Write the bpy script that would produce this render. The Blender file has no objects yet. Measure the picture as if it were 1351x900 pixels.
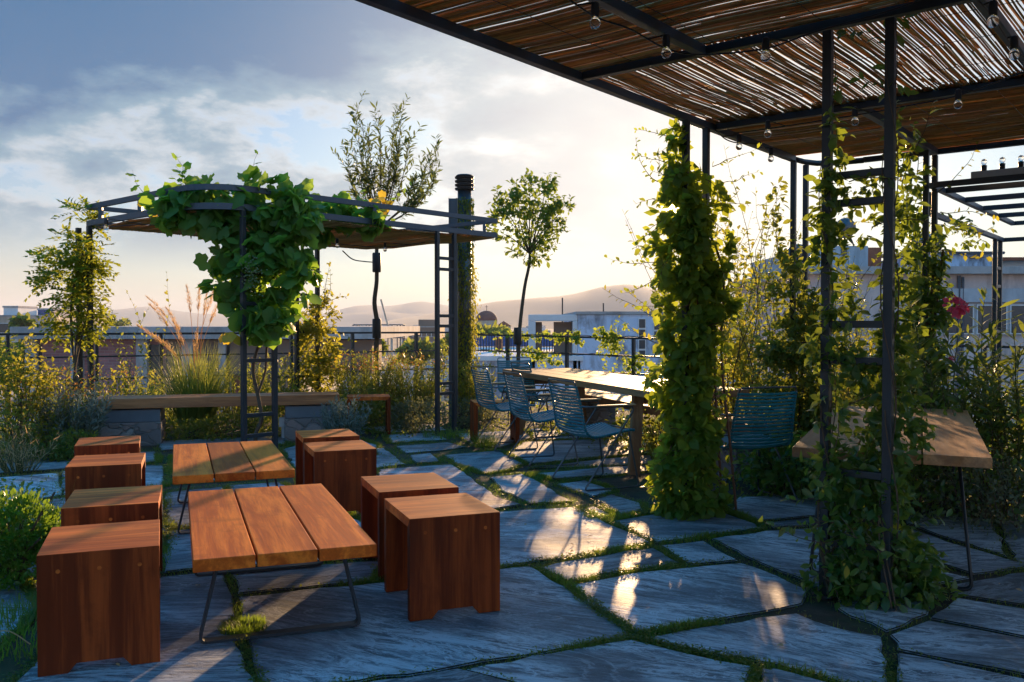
import bpy, bmesh, math, random
import numpy as np
from mathutils import Vector, Matrix
R = math.radians
random.seed(7)
scn = bpy.context.scene
# ------------------------------------------------------------------ camera
F, CX, CY, H = 1180.0, 675.5, 450.0, 1.30
PITCH = math.atan(22 / F)
cam = bpy.data.cameras.new('camera'); camo = bpy.data.objects.new('camera', cam)
scn.collection.objects.link(camo); scn.camera = camo
camo.location = (0, 0, H); camo.rotation_euler = (R(90) - PITCH, 0, 0)
cam.sensor_width = 36; cam.lens = 36 * F / 1351; cam.clip_start = 0.05; cam.clip_end = 40000
# ------------------------------------------------------------------ light
SUN_AZ, SUN_EL = 10.4, 7.6
SKY = 0.05
scn.view_settings.view_transform = 'Standard'; scn.view_settings.look = 'None'
scn.view_settings.exposure = 1.33; scn.view_settings.gamma = 1; scn.view_settings.use_curve_mapping = False
sl = bpy.data.lights.new('sun', 'SUN'); sl.energy = 5.0; sl.angle = R(0.6); sl.color = (1, 0.62, 0.31)
so = bpy.data.objects.new('sun', sl); scn.collection.objects.link(so)
sdir = Vector((math.sin(R(SUN_AZ)) * math.cos(R(SUN_EL)), math.cos(R(SUN_AZ)) * math.cos(R(SUN_EL)), math.sin(R(SUN_EL))))
so.rotation_euler = sdir.to_track_quat('Z', 'Y').to_euler()
so.location = (3, 14, 8)
w = bpy.data.worlds.new('World'); scn.world = w; w.use_nodes = True
nt = w.node_tree; nt.nodes.clear()
def N(t, tree, **kw):
    n = tree.nodes.new(t)
    for k, v in kw.items():
        if k.startswith('i_'): n.inputs[k[2:].replace('_', ' ')].default_value = v
        else: setattr(n, k, v)
    return n
def L(tree, a, b): tree.links.new(a, b)
def math_(tree, op, a, b=None, c=None, clamp=False):
    n = tree.nodes.new('ShaderNodeMath'); n.operation = op; n.use_clamp = clamp
    for i, v in enumerate((a, b, c)):
        if v is None: continue
        if isinstance(v, (int, float)): n.inputs[i].default_value = v
        else: tree.links.new(v, n.inputs[i])
    return n.outputs[0]
def ramp(tree, fac, stops):
    n = tree.nodes.new('ShaderNodeValToRGB'); cr = n.color_ramp
    while len(cr.elements) > 1: cr.elements.remove(cr.elements[0])
    cr.elements[0].position = stops[0][0]; cr.elements[0].color = (*stops[0][1], 1)
    for p, c in stops[1:]:
        e = cr.elements.new(p); e.color = (*c, 1)
    tree.links.new(fac, n.inputs[0]); return n.outputs[0]
def mixc(tree, fac, a, b, mode='MIX'):
    n = tree.nodes.new('ShaderNodeMix'); n.data_type = 'RGBA'; n.blend_type = mode
    for s, v in ((0, fac), (6, a), (7, b)):
        if isinstance(v, (int, float)): n.inputs[s].default_value = v
        elif isinstance(v, tuple): n.inputs[s].default_value = (*v, 1)
        else: tree.links.new(v, n.inputs[s])
    return n.outputs[2]
sky = N('ShaderNodeTexSky', nt, sky_type='NISHITA', sun_disc=False, sun_elevation=R(SUN_EL), sun_rotation=R(SUN_AZ), altitude=100, air_density=1.0, dust_density=1.0, ozone_density=2.0)
tc = N('ShaderNodeTexCoord', nt)
sep = N('ShaderNodeSeparateXYZ', nt); L(nt, tc.outputs['Generated'], sep.inputs[0])
# cloud field laid out on the sky sphere (flattened: clouds seen near the horizon)
mp = N('ShaderNodeMapping', nt); mp.inputs['Scale'].default_value = (3.0, 3.0, 7.0); mp.inputs['Location'].default_value = (5.4, 3.2, 9.1)
mp.inputs['Rotation'].default_value = (0, R(6), 0)
L(nt, tc.outputs['Generated'], mp.inputs[0])
n1 = N('ShaderNodeTexNoise', nt, i_Scale=1.0, i_Detail=9.0, i_Roughness=0.52, i_Distortion=0.35); L(nt, mp.outputs[0], n1.inputs['Vector'])
n2 = N('ShaderNodeTexNoise', nt, i_Scale=3.6, i_Detail=10.0, i_Roughness=0.63, i_Distortion=0.15); L(nt, mp.outputs[0], n2.inputs['Vector'])
d1 = math_(nt, 'MULTIPLY_ADD', math_(nt, 'SUBTRACT', n2.outputs['Fac'], 0.5), 0.55, n1.outputs['Fac'])      # density
elev = math_(nt, 'MAXIMUM', sep.outputs['Z'], 0.0)
dens = math_(nt, 'ADD', d1, math_(nt, 'MULTIPLY_ADD', sep.outputs['X'], -0.34, -0.02))
dens = math_(nt, 'ADD', dens, math_(nt, 'MULTIPLY_ADD', elev, 0.9, -0.12))
mask = math_(nt, 'MULTIPLY_ADD', dens, 15.0, -15.0 * 0.455, clamp=True)
low = math_(nt, 'MULTIPLY_ADD', elev, 16.0, -0.85, clamp=True)       # thin out towards the horizon
mask = math_(nt, 'MULTIPLY', mask, low)
thick = math_(nt, 'MULTIPLY_ADD', dens, 3.3, -3.3 * 0.45, clamp=True)
# aureole: thin cloud and air around the sun lit from behind
vm = N('ShaderNodeVectorMath', nt, operation='DOT_PRODUCT'); L(nt, tc.outputs['Generated'], vm.inputs[0]); vm.inputs[1].default_value = sdir
ca = math_(nt, 'MAXIMUM', vm.outputs['Value'], 0.0)
glow = math_(nt, 'POWER', ca, 20.0)
glow2 = math_(nt, 'POWER', ca, 24000.0)
ccol = ramp(nt, thick, [(0.0, (0.50, 0.48, 0.46)), (0.10, (0.29, 0.31, 0.33)), (0.42, (0.085, 0.155, 0.21)), (0.90, (0.002, 0.058, 0.140))])
ccol = mixc(nt, math_(nt, 'MULTIPLY', glow, 0.85, clamp=True), ccol, (0.50, 0.46, 0.42))
skyc = mixc(nt, 1.0, sky.outputs[0], (SKY * 0.58, SKY * 0.98, SKY * 1.45), 'MULTIPLY')
hz = math_(nt, 'POWER', math_(nt, 'SUBTRACT', 1.0, elev), 9.0)                    # pale warm air low down
skyc = mixc(nt, math_(nt, 'SUBTRACT', 1.0, math_(nt, 'MULTIPLY', math_(nt, 'SUBTRACT', 1.0, glow), math_(nt, 'MULTIPLY_ADD', hz, -0.65, 1.0))), skyc, mixc(nt, glow, (0.33, 0.275, 0.235), (0.52, 0.47, 0.40)))
allc = mixc(nt, math_(nt, 'MULTIPLY', mask, 0.94), skyc, ccol)
# sky out of view, overhead and behind the camera, brightened as added fill light
def smooth(v, a, b_):
    n = nt.nodes.new('ShaderNodeMapRange'); n.interpolation_type = 'SMOOTHSTEP'; n.inputs['From Min'].default_value = a; n.inputs['From Max'].default_value = b_
    L(nt, v, n.inputs['Value']); return n.outputs['Result']
fill_gain = math_(nt, 'MULTIPLY_ADD', smooth(sep.outputs['Z'], 0.36, 0.75), 1.35, 1.0)
fill_gain = math_(nt, 'MULTIPLY_ADD', smooth(math_(nt, 'MULTIPLY', sep.outputs['Y'], -1.0), -0.1, 0.6), 0.7, fill_gain)
gc_ = nt.nodes.new('ShaderNodeCombineXYZ'); L(nt, math_(nt, 'MULTIPLY_ADD', fill_gain, 1.35, -0.35), gc_.inputs[0]); L(nt, math_(nt, 'MULTIPLY_ADD', fill_gain, 1.08, -0.08), gc_.inputs[1]); L(nt, fill_gain, gc_.inputs[2])   # and warmer
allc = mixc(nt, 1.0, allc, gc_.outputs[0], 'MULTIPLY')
allc = mixc(nt, 1.0, allc, mixc(nt, glow2, (0, 0, 0), (16.0, 12.0, 6.0)), 'ADD')
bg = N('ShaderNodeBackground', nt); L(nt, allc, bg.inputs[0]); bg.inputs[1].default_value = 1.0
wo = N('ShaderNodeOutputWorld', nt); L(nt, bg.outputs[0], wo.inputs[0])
c = scn.cycles
c.max_bounces = 8; c.diffuse_bounces = 4; c.glossy_bounces = 3; c.transmission_bounces = 6; c.transparent_max_bounces = 8; c.volume_bounces = 1
c.caustics_reflective = False; c.caustics_refractive = False; c.sample_clamp_indirect = 6; c.use_denoising = True
# ------------------------------------------------------------------ frames of reference
def ray(px, py):
    fw = Vector((0, math.cos(PITCH), -math.sin(PITCH))); up = Vector((0, math.sin(PITCH), math.cos(PITCH)))
    return fw + Vector(((px - CX) / F, 0, 0)) + up * ((CY - py) / F)
def at(px, py, z=None, D=None):
    r = ray(px, py); o = Vector((0, 0, H))
    t = (z - H) / r.z if D is None else D / r.y
    return o + r * t
TH = R(20.6)
U = Vector((math.cos(TH), math.sin(TH), 0)); V = Vector((-math.sin(TH), math.cos(TH), 0))
E1 = Vector((0.625, 0.78, 0)).normalized(); E2 = Vector((0.78, -0.625, 0)).normalized()
Z = Vector((0, 0, 1))
P2 = Vector((1.163, 6.14, 0))
def pg(a, b, z=0): return P2 + E1 * a + E2 * b + Z * z            # right pergola grid
QC = Vector((-2.82, 8.3, 0))
QA = Vector((0.66, 0.75, 0)).normalized(); QB = Vector((-0.75, 0.66, 0)).normalized()
def qg(a, b, z=0): return QC + QA * a + QB * b + Z * z            # left pergola grid (a right edge, b left edge)
# ------------------------------------------------------------------ builders
col = scn.collection
def tag(o, label=None, cat=None, group=None, kind=None):
    if label: o['label'] = label
    if cat: o['category'] = cat
    if group: o['group'] = group
    if kind: o['kind'] = kind
    return o
def E(name, loc, label, cat, group=None, rz=0):
    o = bpy.data.objects.new(name, None); col.objects.link(o)
    o.location = loc; o.rotation_euler = (0, 0, rz); o.empty_display_size = 0.1
    return tag(o, label, cat, group)
def inv(parent):
    if parent is None: return Matrix.Identity(4)
    m = Matrix.Translation(parent.location) @ Matrix.Rotation(parent.rotation_euler.z, 4, 'Z')
    if parent.parent is not None:
        m = Matrix.Translation(parent.parent.location) @ Matrix.Rotation(parent.parent.rotation_euler.z, 4, 'Z') @ m
    return m.inverted()
class MB:
    def __init__(s): s.v = []; s.f = []
    def add(s, vs, fs):
        k = len(s.v); s.v += [tuple(v) for v in vs]; s.f += [tuple(i + k for i in f) for f in fs]; return s
    def obox(s, c, ax, ay, az):
        c = Vector(c); vs = [c + ax * i + ay * j + az * k for k in (-1, 1) for j in (-1, 1) for i in (-1, 1)]
        return s.add(vs, [(0, 2, 3, 1), (4, 5, 7, 6), (0, 1, 5, 4), (2, 6, 7, 3), (0, 4, 6, 2), (1, 3, 7, 5)])
    def box(s, x0, x1, y0, y1, z0, z1):
        return s.obox(((x0 + x1) / 2, (y0 + y1) / 2, (z0 + z1) / 2), Vector(((x1 - x0) / 2, 0, 0)), Vector((0, (y1 - y0) / 2, 0)), Vector((0, 0, (z1 - z0) / 2)))
    def bar(s, a, b, w, h, up=Z):
        a = Vector(a); b = Vector(b); d = (b - a); l = d.length; d.normalize()
        sd = d.cross(up)
        if sd.length < 1e-4: sd = Vector((1, 0, 0)) if up == Z else Vector((0, 0, 1))
        sd.normalize(); u = sd.cross(d)
        return s.obox((a + b) / 2, d * l / 2, sd * w / 2, u * h / 2)
    def post(s, p, z0, z1, w, d1=E1, d2=E2):
        return s.obox(Vector((p[0], p[1], (z0 + z1) / 2)), d1 * w / 2, d2 * w / 2, Z * (z1 - z0) / 2)
    def prism(s, pts, n, t):
        """pts: planar polygon, extruded by vector n*t"""
        k = len(pts); o = Vector(n) * t
        vs = [Vector(p) for p in pts] + [Vector(p) + o for p in pts]
        return s.add(vs, [tuple(range(k - 1, -1, -1)), tuple(range(k, 2 * k))] + [(i, (i + 1) % k, k + (i + 1) % k, k + i) for i in range(k)])
    def tube(s, pts, r, n=6, cap=True):
        pts = [Vector(p) for p in pts]; m = len(pts)
        rs = r if isinstance(r, (list, tuple)) else [r] * m
        k0 = len(s.v); prev = None
        for i, p in enumerate(pts):
            d = (pts[min(i + 1, m - 1)] - pts[max(i - 1, 0)])
            d = d.normalized() if d.length > 1e-9 else Z
            if prev is None:
                a = d.cross(Z if abs(d.z) < 0.9 else Vector((1, 0, 0))).normalized()
            else:
                a = (prev - d * prev.dot(d)); a = a.normalized() if a.length > 1e-6 else d.orthogonal().normalized()
            prev = a; b = d.cross(a)
            for j in range(n):
                t = 2 * math.pi * j / n; s.v.append(tuple(p + (a * math.cos(t) + b * math.sin(t)) * rs[i]))
        for i in range(m - 1):
            for j in range(n):
                s.f.append((k0 + i * n + j, k0 + i * n + (j + 1) % n, k0 + (i + 1) * n + (j + 1) % n, k0 + (i + 1) * n + j))
        if cap:
            s.f.append(tuple(k0 + j for j in range(n - 1, -1, -1))); s.f.append(tuple(k0 + (m - 1) * n + j for j in range(n)))
        return s
    def lathe(s, c, prof, n=24, axis=Z):
        c = Vector(c); a = Vector((1, 0, 0)); b = Vector((0, 1, 0)); k0 = len(s.v); m = len(prof)
        for r, z in prof:
            for j in range(n):
                t = 2 * math.pi * j / n; s.v.append(tuple(c + Vector((r * math.cos(t), r * math.sin(t), z))))
        for i in range(m - 1):
            for j in range(n):
                s.f.append((k0 + i * n + j, k0 + i * n + (j + 1) % n, k0 + (i + 1) * n + (j + 1) % n, k0 + (i + 1) * n + j))
        s.f.append(tuple(k0 + j for j in range(n - 1, -1, -1))); s.f.append(tuple(k0 + (m - 1) * n + j for j in range(n)))
        return s
    def build(s, name, mat, parent=None, world=False, bevel=0, smooth=False, seg=2):
        me = bpy.data.meshes.new(name)
        vs = s.v
        if world and parent is not None:
            M = inv(parent); vs = [tuple(M @ Vector(v)) for v in vs]
        me.from_pydata(vs, [], s.f); me.materials.append(mat)
        if bevel:
            bm = bmesh.new(); bm.from_mesh(me)
            bmesh.ops.recalc_face_normals(bm, faces=bm.faces)
            es = [e for e in bm.edges if len(e.link_faces) == 2 and e.calc_face_angle(0) > 0.5]
            bmesh.ops.bevel(bm, geom=es, offset=bevel, segments=seg, affect='EDGES', profile=0.6)
            bm.to_mesh(me); bm.free()
        if smooth:
            me.polygons.foreach_set('use_smooth', [True] * len(me.polygons))
            if smooth == 'auto' or bevel: me.set_sharp_from_angle(angle=R(40))
        me.update()
        o = bpy.data.objects.new(name, me); col.objects.link(o)
        if parent is not None: o.parent = parent
        return o
def copy_tree(o, parent=None):
    c = o.copy(); col.objects.link(c)
    if parent is not None: c.parent = parent
    for ch in o.children: copy_tree(ch, c)
    return c
def curve(pts, n=8):
    """Catmull-Rom through points"""
    pts = [Vector(p) for p in pts]; out = []
    P = [pts[0] * 2 - pts[1]] + pts + [pts[-1] * 2 - pts[-2]]
    for i in range(1, len(P) - 2):
        for k in range(n):
            t = k / n; a, b, c_, d = P[i - 1], P[i], P[i + 1], P[i + 2]
            out.append(0.5 * ((2 * b) + (c_ - a) * t + (2 * a - 5 * b + 4 * c_ - d) * t * t + (3 * b - a - 3 * c_ + d) * t ** 3))
    out.append(pts[-1]); return out
def rounded(pts, r=0.03, n=4):
    pts = [Vector(p) for p in pts]; out = [pts[0]]
    for i in range(1, len(pts) - 1):
        a, b, c_ = pts[i - 1], pts[i], pts[i + 1]
        p = b + (a - b).normalized() * min(r, (a - b).length / 2); q = b + (c_ - b).normalized() * min(r, (c_ - b).length / 2)
        for k in range(n + 1):
            t = k / n; out.append(p * (1 - t) ** 2 + b * 2 * t * (1 - t) + q * t * t)
    out.append(pts[-1]); return out
# ------------------------------------------------------------------ materials
def newmat(name):
    m = bpy.data.materials.new(name); m.use_nodes = True
    t = m.node_tree; b = t.nodes['Principled BSDF']; return m, t, b
def bump(t, b, h, strength=0.3, dist=0.01):
    n = t.nodes.new('ShaderNodeBump'); n.inputs['Strength'].default_value = strength; n.inputs['Distance'].default_value = dist
    L(t, h, n.inputs['Height']); L(t, n.outputs[0], b.inputs['Normal'])
def noise(t, vec, scale, detail=5, rough=0.55, dist=0.0):
    n = t.nodes.new('ShaderNodeTexNoise'); n.inputs['Scale'].default_value = scale; n.inputs['Detail'].default_value = detail
    n.inputs['Roughness'].default_value = rough; n.inputs['Distortion'].default_value = dist
    if vec is not None: L(t, vec, n.inputs['Vector'])
    return n.outputs['Fac']
def objc(t, scale=(1, 1, 1), rot=(0, 0, 0), kind='Object'):
    tc = t.nodes.new('ShaderNodeTexCoord'); m = t.nodes.new('ShaderNodeMapping')
    m.inputs['Scale'].default_value = scale; m.inputs['Rotation'].default_value = rot
    L(t, tc.outputs[kind], m.inputs[0]); return m.outputs[0]
def island(t):
    return t.nodes.new('ShaderNodeNewGeometry').outputs['Random Per Island']
def plain(name, colr, rough=0.6, metal=0.0, var=0.25, scale=20, bmp=0.15):
    m, t, b = newmat(name)
    v = objc(t); n = noise(t, v, scale); n2 = noise(t, v, scale * 0.15, 3)
    k = math_(t, 'MULTIPLY_ADD', n, var, 1 - var / 2); k = math_(t, 'MULTIPLY', k, math_(t, 'MULTIPLY_ADD', n2, var, 1 - var / 2))
    kk = t.nodes.new('ShaderNodeCombineXYZ'); [L(t, k, kk.inputs[i]) for i in range(3)]
    L(t, mixc(t, 1.0, tuple(colr), kk.outputs[0], 'MULTIPLY'), b.inputs['Base Color'])
    L(t, math_(t, 'MULTIPLY_ADD', n, 0.2, rough - 0.1), b.inputs['Roughness']); b.inputs['Metallic'].default_value = metal
    if bmp: bump(t, b, n, bmp, 0.003)
    return m
def wood(name, c0, c1, axis='y', rough=0.42, worn=0.0):
    m, t, b = newmat(name)
    sc = {'x': (1.2, 16, 16), 'y': (16, 1.2, 16), 'z': (16, 16, 1.2)}[axis]
    oi = t.nodes.new('ShaderNodeObjectInfo'); 
    tc = t.nodes.new('ShaderNodeTexCoord'); ad = N('ShaderNodeVectorMath', t, operation='MULTIPLY_ADD')
    cmb = t.nodes.new('ShaderNodeCombineXYZ'); [L(t, oi.outputs['Random'], cmb.inputs[i]) for i in range(3)]
    L(t, cmb.outputs[0], ad.inputs[0]); ad.inputs[1].default_value = (13, 17, 11); L(t, tc.outputs['Object'], ad.inputs[2])
    def mapped(s):
        mm = t.nodes.new('ShaderNodeMapping'); mm.inputs['Scale'].default_value = s; L(t, ad.outputs[0], mm.inputs[0]); return mm.outputs[0]
    g1 = noise(t, mapped(sc), 1.0, 6, 0.6, 0.6)
    g2 = noise(t, mapped(tuple(3.5 * q if q > 2 else q * 2 for q in sc)), 1.5, 4, 0.7, 0.2)
    lg = noise(t, mapped(tuple(q * 0.25 for q in sc)), 1.0, 3, 0.5, 1.2)
    gg = math_(t, 'MULTIPLY_ADD', g1, 1.0, math_(t, 'MULTIPLY_ADD', g2, 0.45, -0.22)); gg = math_(t, 'MULTIPLY_ADD', lg, 0.9, math_(t, 'SUBTRACT', gg, 0.45))
    cr = ramp(t, gg, [(0.22, tuple(q * 0.75 for q in c1)), (0.42, c1), (0.62, c0), (0.85, tuple(min(1, q * 1.35) for q in c0))])
    v = math_(t, 'MULTIPLY_ADD', oi.outputs['Random'], 0.5, 0.75)
    kk = t.nodes.new('ShaderNodeCombineXYZ'); [L(t, v, kk.inputs[i]) for i in range(3)]
    cr = mixc(t, 1.0, cr, kk.outputs[0], 'MULTIPLY')
    # weathered blotches and drip marks
    st = noise(t, ad.outputs[0], 5.5, 6, 0.65)
    cr = mixc(t, math_(t, 'MULTIPLY_ADD', st, 3.2, -1.75, clamp=True), cr, tuple(q * 0.75 for q in c1))
    if worn:
        gy = noise(t, mapped(tuple(q * 0.4 for q in sc)), 2.0, 6, 0.6)
        cr = mixc(t, math_(t, 'MULTIPLY', math_(t, 'MULTIPLY_ADD', gy, 3.0, -1.1, clamp=True), worn), cr, (0.36, 0.30, 0.25))
    L(t, cr, b.inputs['Base Color']); b.inputs['Specular IOR Level'].default_value = 0.16
    L(t, math_(t, 'MULTIPLY_ADD', g2, 0.3, rough - 0.13), b.inputs['Roughness'])
    bump(t, b, gg, 0.25, 0.004); return m
def leafmat(name, ca, cb, trans=(0.35, 0.45, 0.05), tw=0.45, rough=0.45, gloss=0.35):
    """leaf: colour varies leaf by leaf, thin enough to let sunlight through"""
    m, t, b = newmat(name)
    r = island(t); n = noise(t, objc(t), 3.0, 2)
    f = math_(t, 'MULTIPLY_ADD', n, 0.9, math_(t, 'MULTIPLY_ADD', r, 0.9, -0.4), clamp=True)
    cbase = mixc(t, f, ca, cb)
    L(t, cbase, b.inputs['Base Color']); b.inputs['Roughness'].default_value = rough; b.inputs['Specular IOR Level'].default_value = gloss
    tr = t.nodes.new('ShaderNodeBsdfTranslucent')
    L(t, mixc(t, math_(t, 'MULTIPLY', r, 0.6), trans, tuple(q * 0.6 for q in trans)), tr.inputs['Color'])
    ms = t.nodes.new('ShaderNodeMixShader'); ms.inputs[0].default_value = tw
    L(t, b.outputs[0], ms.inputs[1]); L(t, tr.outputs[0], ms.inputs[2]); L(t, ms.outputs[0], t.nodes['Material Output'].inputs[0])
    return m
M = {}
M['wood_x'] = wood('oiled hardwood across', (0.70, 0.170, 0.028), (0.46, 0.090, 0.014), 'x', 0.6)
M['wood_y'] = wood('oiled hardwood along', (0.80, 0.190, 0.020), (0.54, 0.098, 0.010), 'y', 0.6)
M['wood_z'] = wood('oiled hardwood upright', (0.30, 0.055, 0.010), (0.15, 0.024, 0.005), 'z', 0.5)  # same timber as the seats; shade on the panels is put into the colour
M['table_wood'] = wood('weathered table boards', (0.55, 0.27, 0.11), (0.36, 0.16, 0.06), 'y', 0.55, worn=0.25)
M['table_wood_z'] = wood('weathered table legs', (0.40, 0.22, 0.11), (0.28, 0.14, 0.07), 'z', 0.5)
M['bench_wood'] = wood('weathered bench boards', (0.50, 0.21, 0.08), (0.32, 0.12, 0.045), 'x', 0.5, worn=0.2)
M['steel'] = plain('dark painted steel', (0.035, 0.042, 0.05), 0.42, 0.3, 0.4, 30)
M['steel_blue'] = plain('blue grey painted steel', (0.07, 0.09, 0.115), 0.45, 0.2, 0.3, 20)
M['black'] = plain('black plastic', (0.012, 0.012, 0.014), 0.45, 0, 0.3, 40)
M['wire'] = plain('grey steel rod', (0.11, 0.12, 0.135), 0.35, 0.7, 0.3, 50)
M['teal'] = plain('teal plastic slats', (0.009, 0.165, 0.215), 0.36, 0, 0.25, 30, 0.05)
M['slab_cap'] = plain('blue grey cap stone', (0.13, 0.155, 0.185), 0.75, 0, 0.5, 7, 0.5)
M['bamboo'] = wood('bamboo armrest', (0.5, 0.34, 0.18), (0.36, 0.22, 0.11), 'x', 0.4)
M['concrete'] = plain('concrete', (0.42, 0.41, 0.41), 0.85, 0, 0.4, 4)
M['white_wall'] = plain('white render', (0.74, 0.74, 0.74), 0.85, 0, 0.25, 3)
M['cream_wall'] = plain('cream render', (0.55, 0.47, 0.38), 0.85, 0, 0.25, 3)
M['pink_wall'] = plain('faded pink render', (0.66, 0.54, 0.50), 0.85, 0, 0.35, 1.2)
M['grey_wall'] = plain('grey render', (0.48, 0.50, 0.53), 0.85, 0, 0.3, 2)
def plaster(name, c0, c1):
    m, t, b = newmat(name); n = noise(t, objc(t, (1.2, 1.2, 0.22)), 1.3, 9, 0.7, 0.5); n3 = noise(t, objc(t), 0.25, 7, 0.65, 0.3); n4 = noise(t, objc(t), 6, 5, 0.6)
    st = math_(t, 'MULTIPLY_ADD', math_(t, 'ADD', n, math_(t, 'MULTIPLY', n3, 0.9)), 3.6, -3.1, clamp=True)
    cc_ = mixc(t, math_(t, 'MULTIPLY', st, 0.75), c0, c1); k = math_(t, 'MULTIPLY_ADD', n4, 0.3, 0.85); kk = t.nodes.new('ShaderNodeCombineXYZ'); [L(t, k, kk.inputs[i]) for i in range(3)]
    L(t, mixc(t, 1.0, cc_, kk.outputs[0], 'MULTIPLY'), b.inputs['Base Color']); b.inputs['Roughness'].default_value = 0.9; bump(t, b, n4, 0.3, 0.02); return m
M['pink_wall'] = plaster('faded pink plaster', (0.68, 0.56, 0.52), (0.36, 0.28, 0.25)); M['grey_wall'] = plaster('weathered grey plaster', (0.50, 0.52, 0.55), (0.27, 0.27, 0.28)); M['cream_wall'] = plaster('weathered cream plaster', (0.62, 0.54, 0.44), (0.36, 0.29, 0.22)); M['concrete'] = plaster('weathered concrete', (0.46, 0.44, 0.43), (0.25, 0.23, 0.22))
M['brown_wall'] = plain('brown brick blocks', (0.22, 0.15, 0.11), 0.85, 0, 0.3, 2)
M['tile'] = plain('terracotta tiles', (0.36, 0.12, 0.06), 0.8, 0, 0.5, 8)
M['dome'] = plain('dark red dome tiles', (0.17, 0.06, 0.045), 0.8, 0, 0.3, 1)
M['glassdark'] = plain('window glass', (0.05, 0.06, 0.07), 0.15, 0, 0.2, 2, 0)
M['blue_sheet'] = plain('blue sheeting', (0.08, 0.11, 0.26), 0.7, 0, 0.3, 2)
M['bark'] = plain('bark', (0.10, 0.065, 0.04), 0.85, 0, 0.6, 40, 0.6)
M['greenstem'] = plain('green stem', (0.09, 0.10, 0.03), 0.6, 0, 0.4, 30)
M['redstem'] = plain('reddish stem', (0.16, 0.07, 0.04), 0.6, 0, 0.4, 30)
# leaves
M['l_creeper'] = leafmat('creeper leaf', (0.06, 0.135, 0.02), (0.125, 0.21, 0.035), (0.60, 0.72, 0.07), 0.5)
M['l_jasmine'] = leafmat('jasmine leaf', (0.03, 0.085, 0.02), (0.07, 0.15, 0.035), (0.45, 0.60, 0.06), 0.38, 0.3, 0.5)
M['l_grape'] = leafmat('grape leaf', (0.06, 0.155, 0.035), (0.115, 0.23, 0.045), (0.42, 0.68, 0.07), 0.5, 0.45)
M['l_yellow'] = leafmat('yellowing grape leaf', (0.45, 0.33, 0.03), (0.55, 0.42, 0.05), (0.8, 0.6, 0.05), 0.5)
M['l_wisteria'] = leafmat('wisteria leaf', (0.045, 0.10, 0.012), (0.11, 0.17, 0.02), (0.55, 0.62, 0.05), 0.5)
M['l_tree'] = leafmat('citrus leaf', (0.03, 0.075, 0.015), (0.07, 0.125, 0.025), (0.42, 0.55, 0.07), 0.42)
M['l_willow'] = leafmat('willow leaf', (0.035, 0.06, 0.025), (0.07, 0.10, 0.035), (0.30, 0.38, 0.08), 0.35)
M['l_shrub'] = leafmat('shrub leaf', (0.035, 0.08, 0.018), (0.085, 0.13, 0.03), (0.52, 0.58, 0.07), 0.42)
M['l_bright'] = leafmat('bright shrub leaf', (0.06, 0.11, 0.015), (0.13, 0.17, 0.03), (0.65, 0.62, 0.06), 0.5)
M['l_box'] = leafmat('boxwood leaf', (0.045, 0.13, 0.015), (0.11, 0.24, 0.03), (0.35, 0.55, 0.04), 0.35, 0.35, 0.5)
M['l_silver'] = leafmat('silver leaf', (0.13, 0.19, 0.18), (0.22, 0.28, 0.25), (0.25, 0.32, 0.22), 0.25, 0.7, 0.2)
M['l_grey'] = leafmat('grey green leaf', (0.07, 0.10, 0.07), (0.14, 0.17, 0.11), (0.38, 0.40, 0.15), 0.35, 0.6, 0.2)
M['l_orange'] = leafmat('orange seed heads', (0.32, 0.12, 0.03), (0.42, 0.20, 0.05), (0.8, 0.4, 0.08), 0.5)
M['l_red'] = leafmat('red leaf tips', (0.25, 0.08, 0.03), (0.35, 0.16, 0.04), (0.7, 0.3, 0.06), 0.5)
M['l_olea'] = leafmat('oleander leaf', (0.03, 0.07, 0.015), (0.07, 0.12, 0.03), (0.42, 0.52, 0.08), 0.35, 0.4, 0.4)
M['petal'] = leafmat('pink petal', (0.75, 0.05, 0.14), (0.80, 0.12, 0.22), (0.9, 0.15, 0.25), 0.4)
M['grass'] = leafmat('grass blade', (0.055, 0.10, 0.018), (0.13, 0.17, 0.035), (0.45, 0.65, 0.06), 0.4, 0.5)
M['reedgrass'] = leafmat('tall grass blade', (0.07, 0.12, 0.02), (0.13, 0.18, 0.04), (0.55, 0.60, 0.10), 0.45, 0.5)
M['plume'] = leafmat('grass plume', (0.50, 0.34, 0.18), (0.62, 0.45, 0.26), (0.9, 0.6, 0.28), 0.5, 0.8, 0.1)
M['berry'] = plain('green grapes', (0.11, 0.16, 0.06), 0.4, 0, 0.2, 10)
# reeds
m, t, b = newmat('dry reed')
r = island(t); n = noise(t, objc(t), 25, 3)
cr = ramp(t, math_(t, 'MULTIPLY_ADD', n, 0.5, math_(t, 'MULTIPLY', r, 0.6)), [(0.1, (0.30, 0.17, 0.07)), (0.5, (0.60, 0.38, 0.17)), (0.95, (0.76, 0.55, 0.28))])
L(t, cr, b.inputs['Base Color']); b.inputs['Roughness'].default_value = 0.6; M['reed'] = m
tr = t.nodes.new('ShaderNodeBsdfTranslucent'); L(t, mixc(t, 1.0, cr, (1.15, 1.0, 0.75), 'MULTIPLY'), tr.inputs['Color']); ms = t.nodes.new('ShaderNodeMixShader'); ms.inputs[0].default_value = 0.5
L(t, b.outputs[0], ms.inputs[1]); L(t, tr.outputs[0], ms.inputs[2]); L(t, ms.outputs[0], t.nodes['Material Output'].inputs[0])
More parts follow.
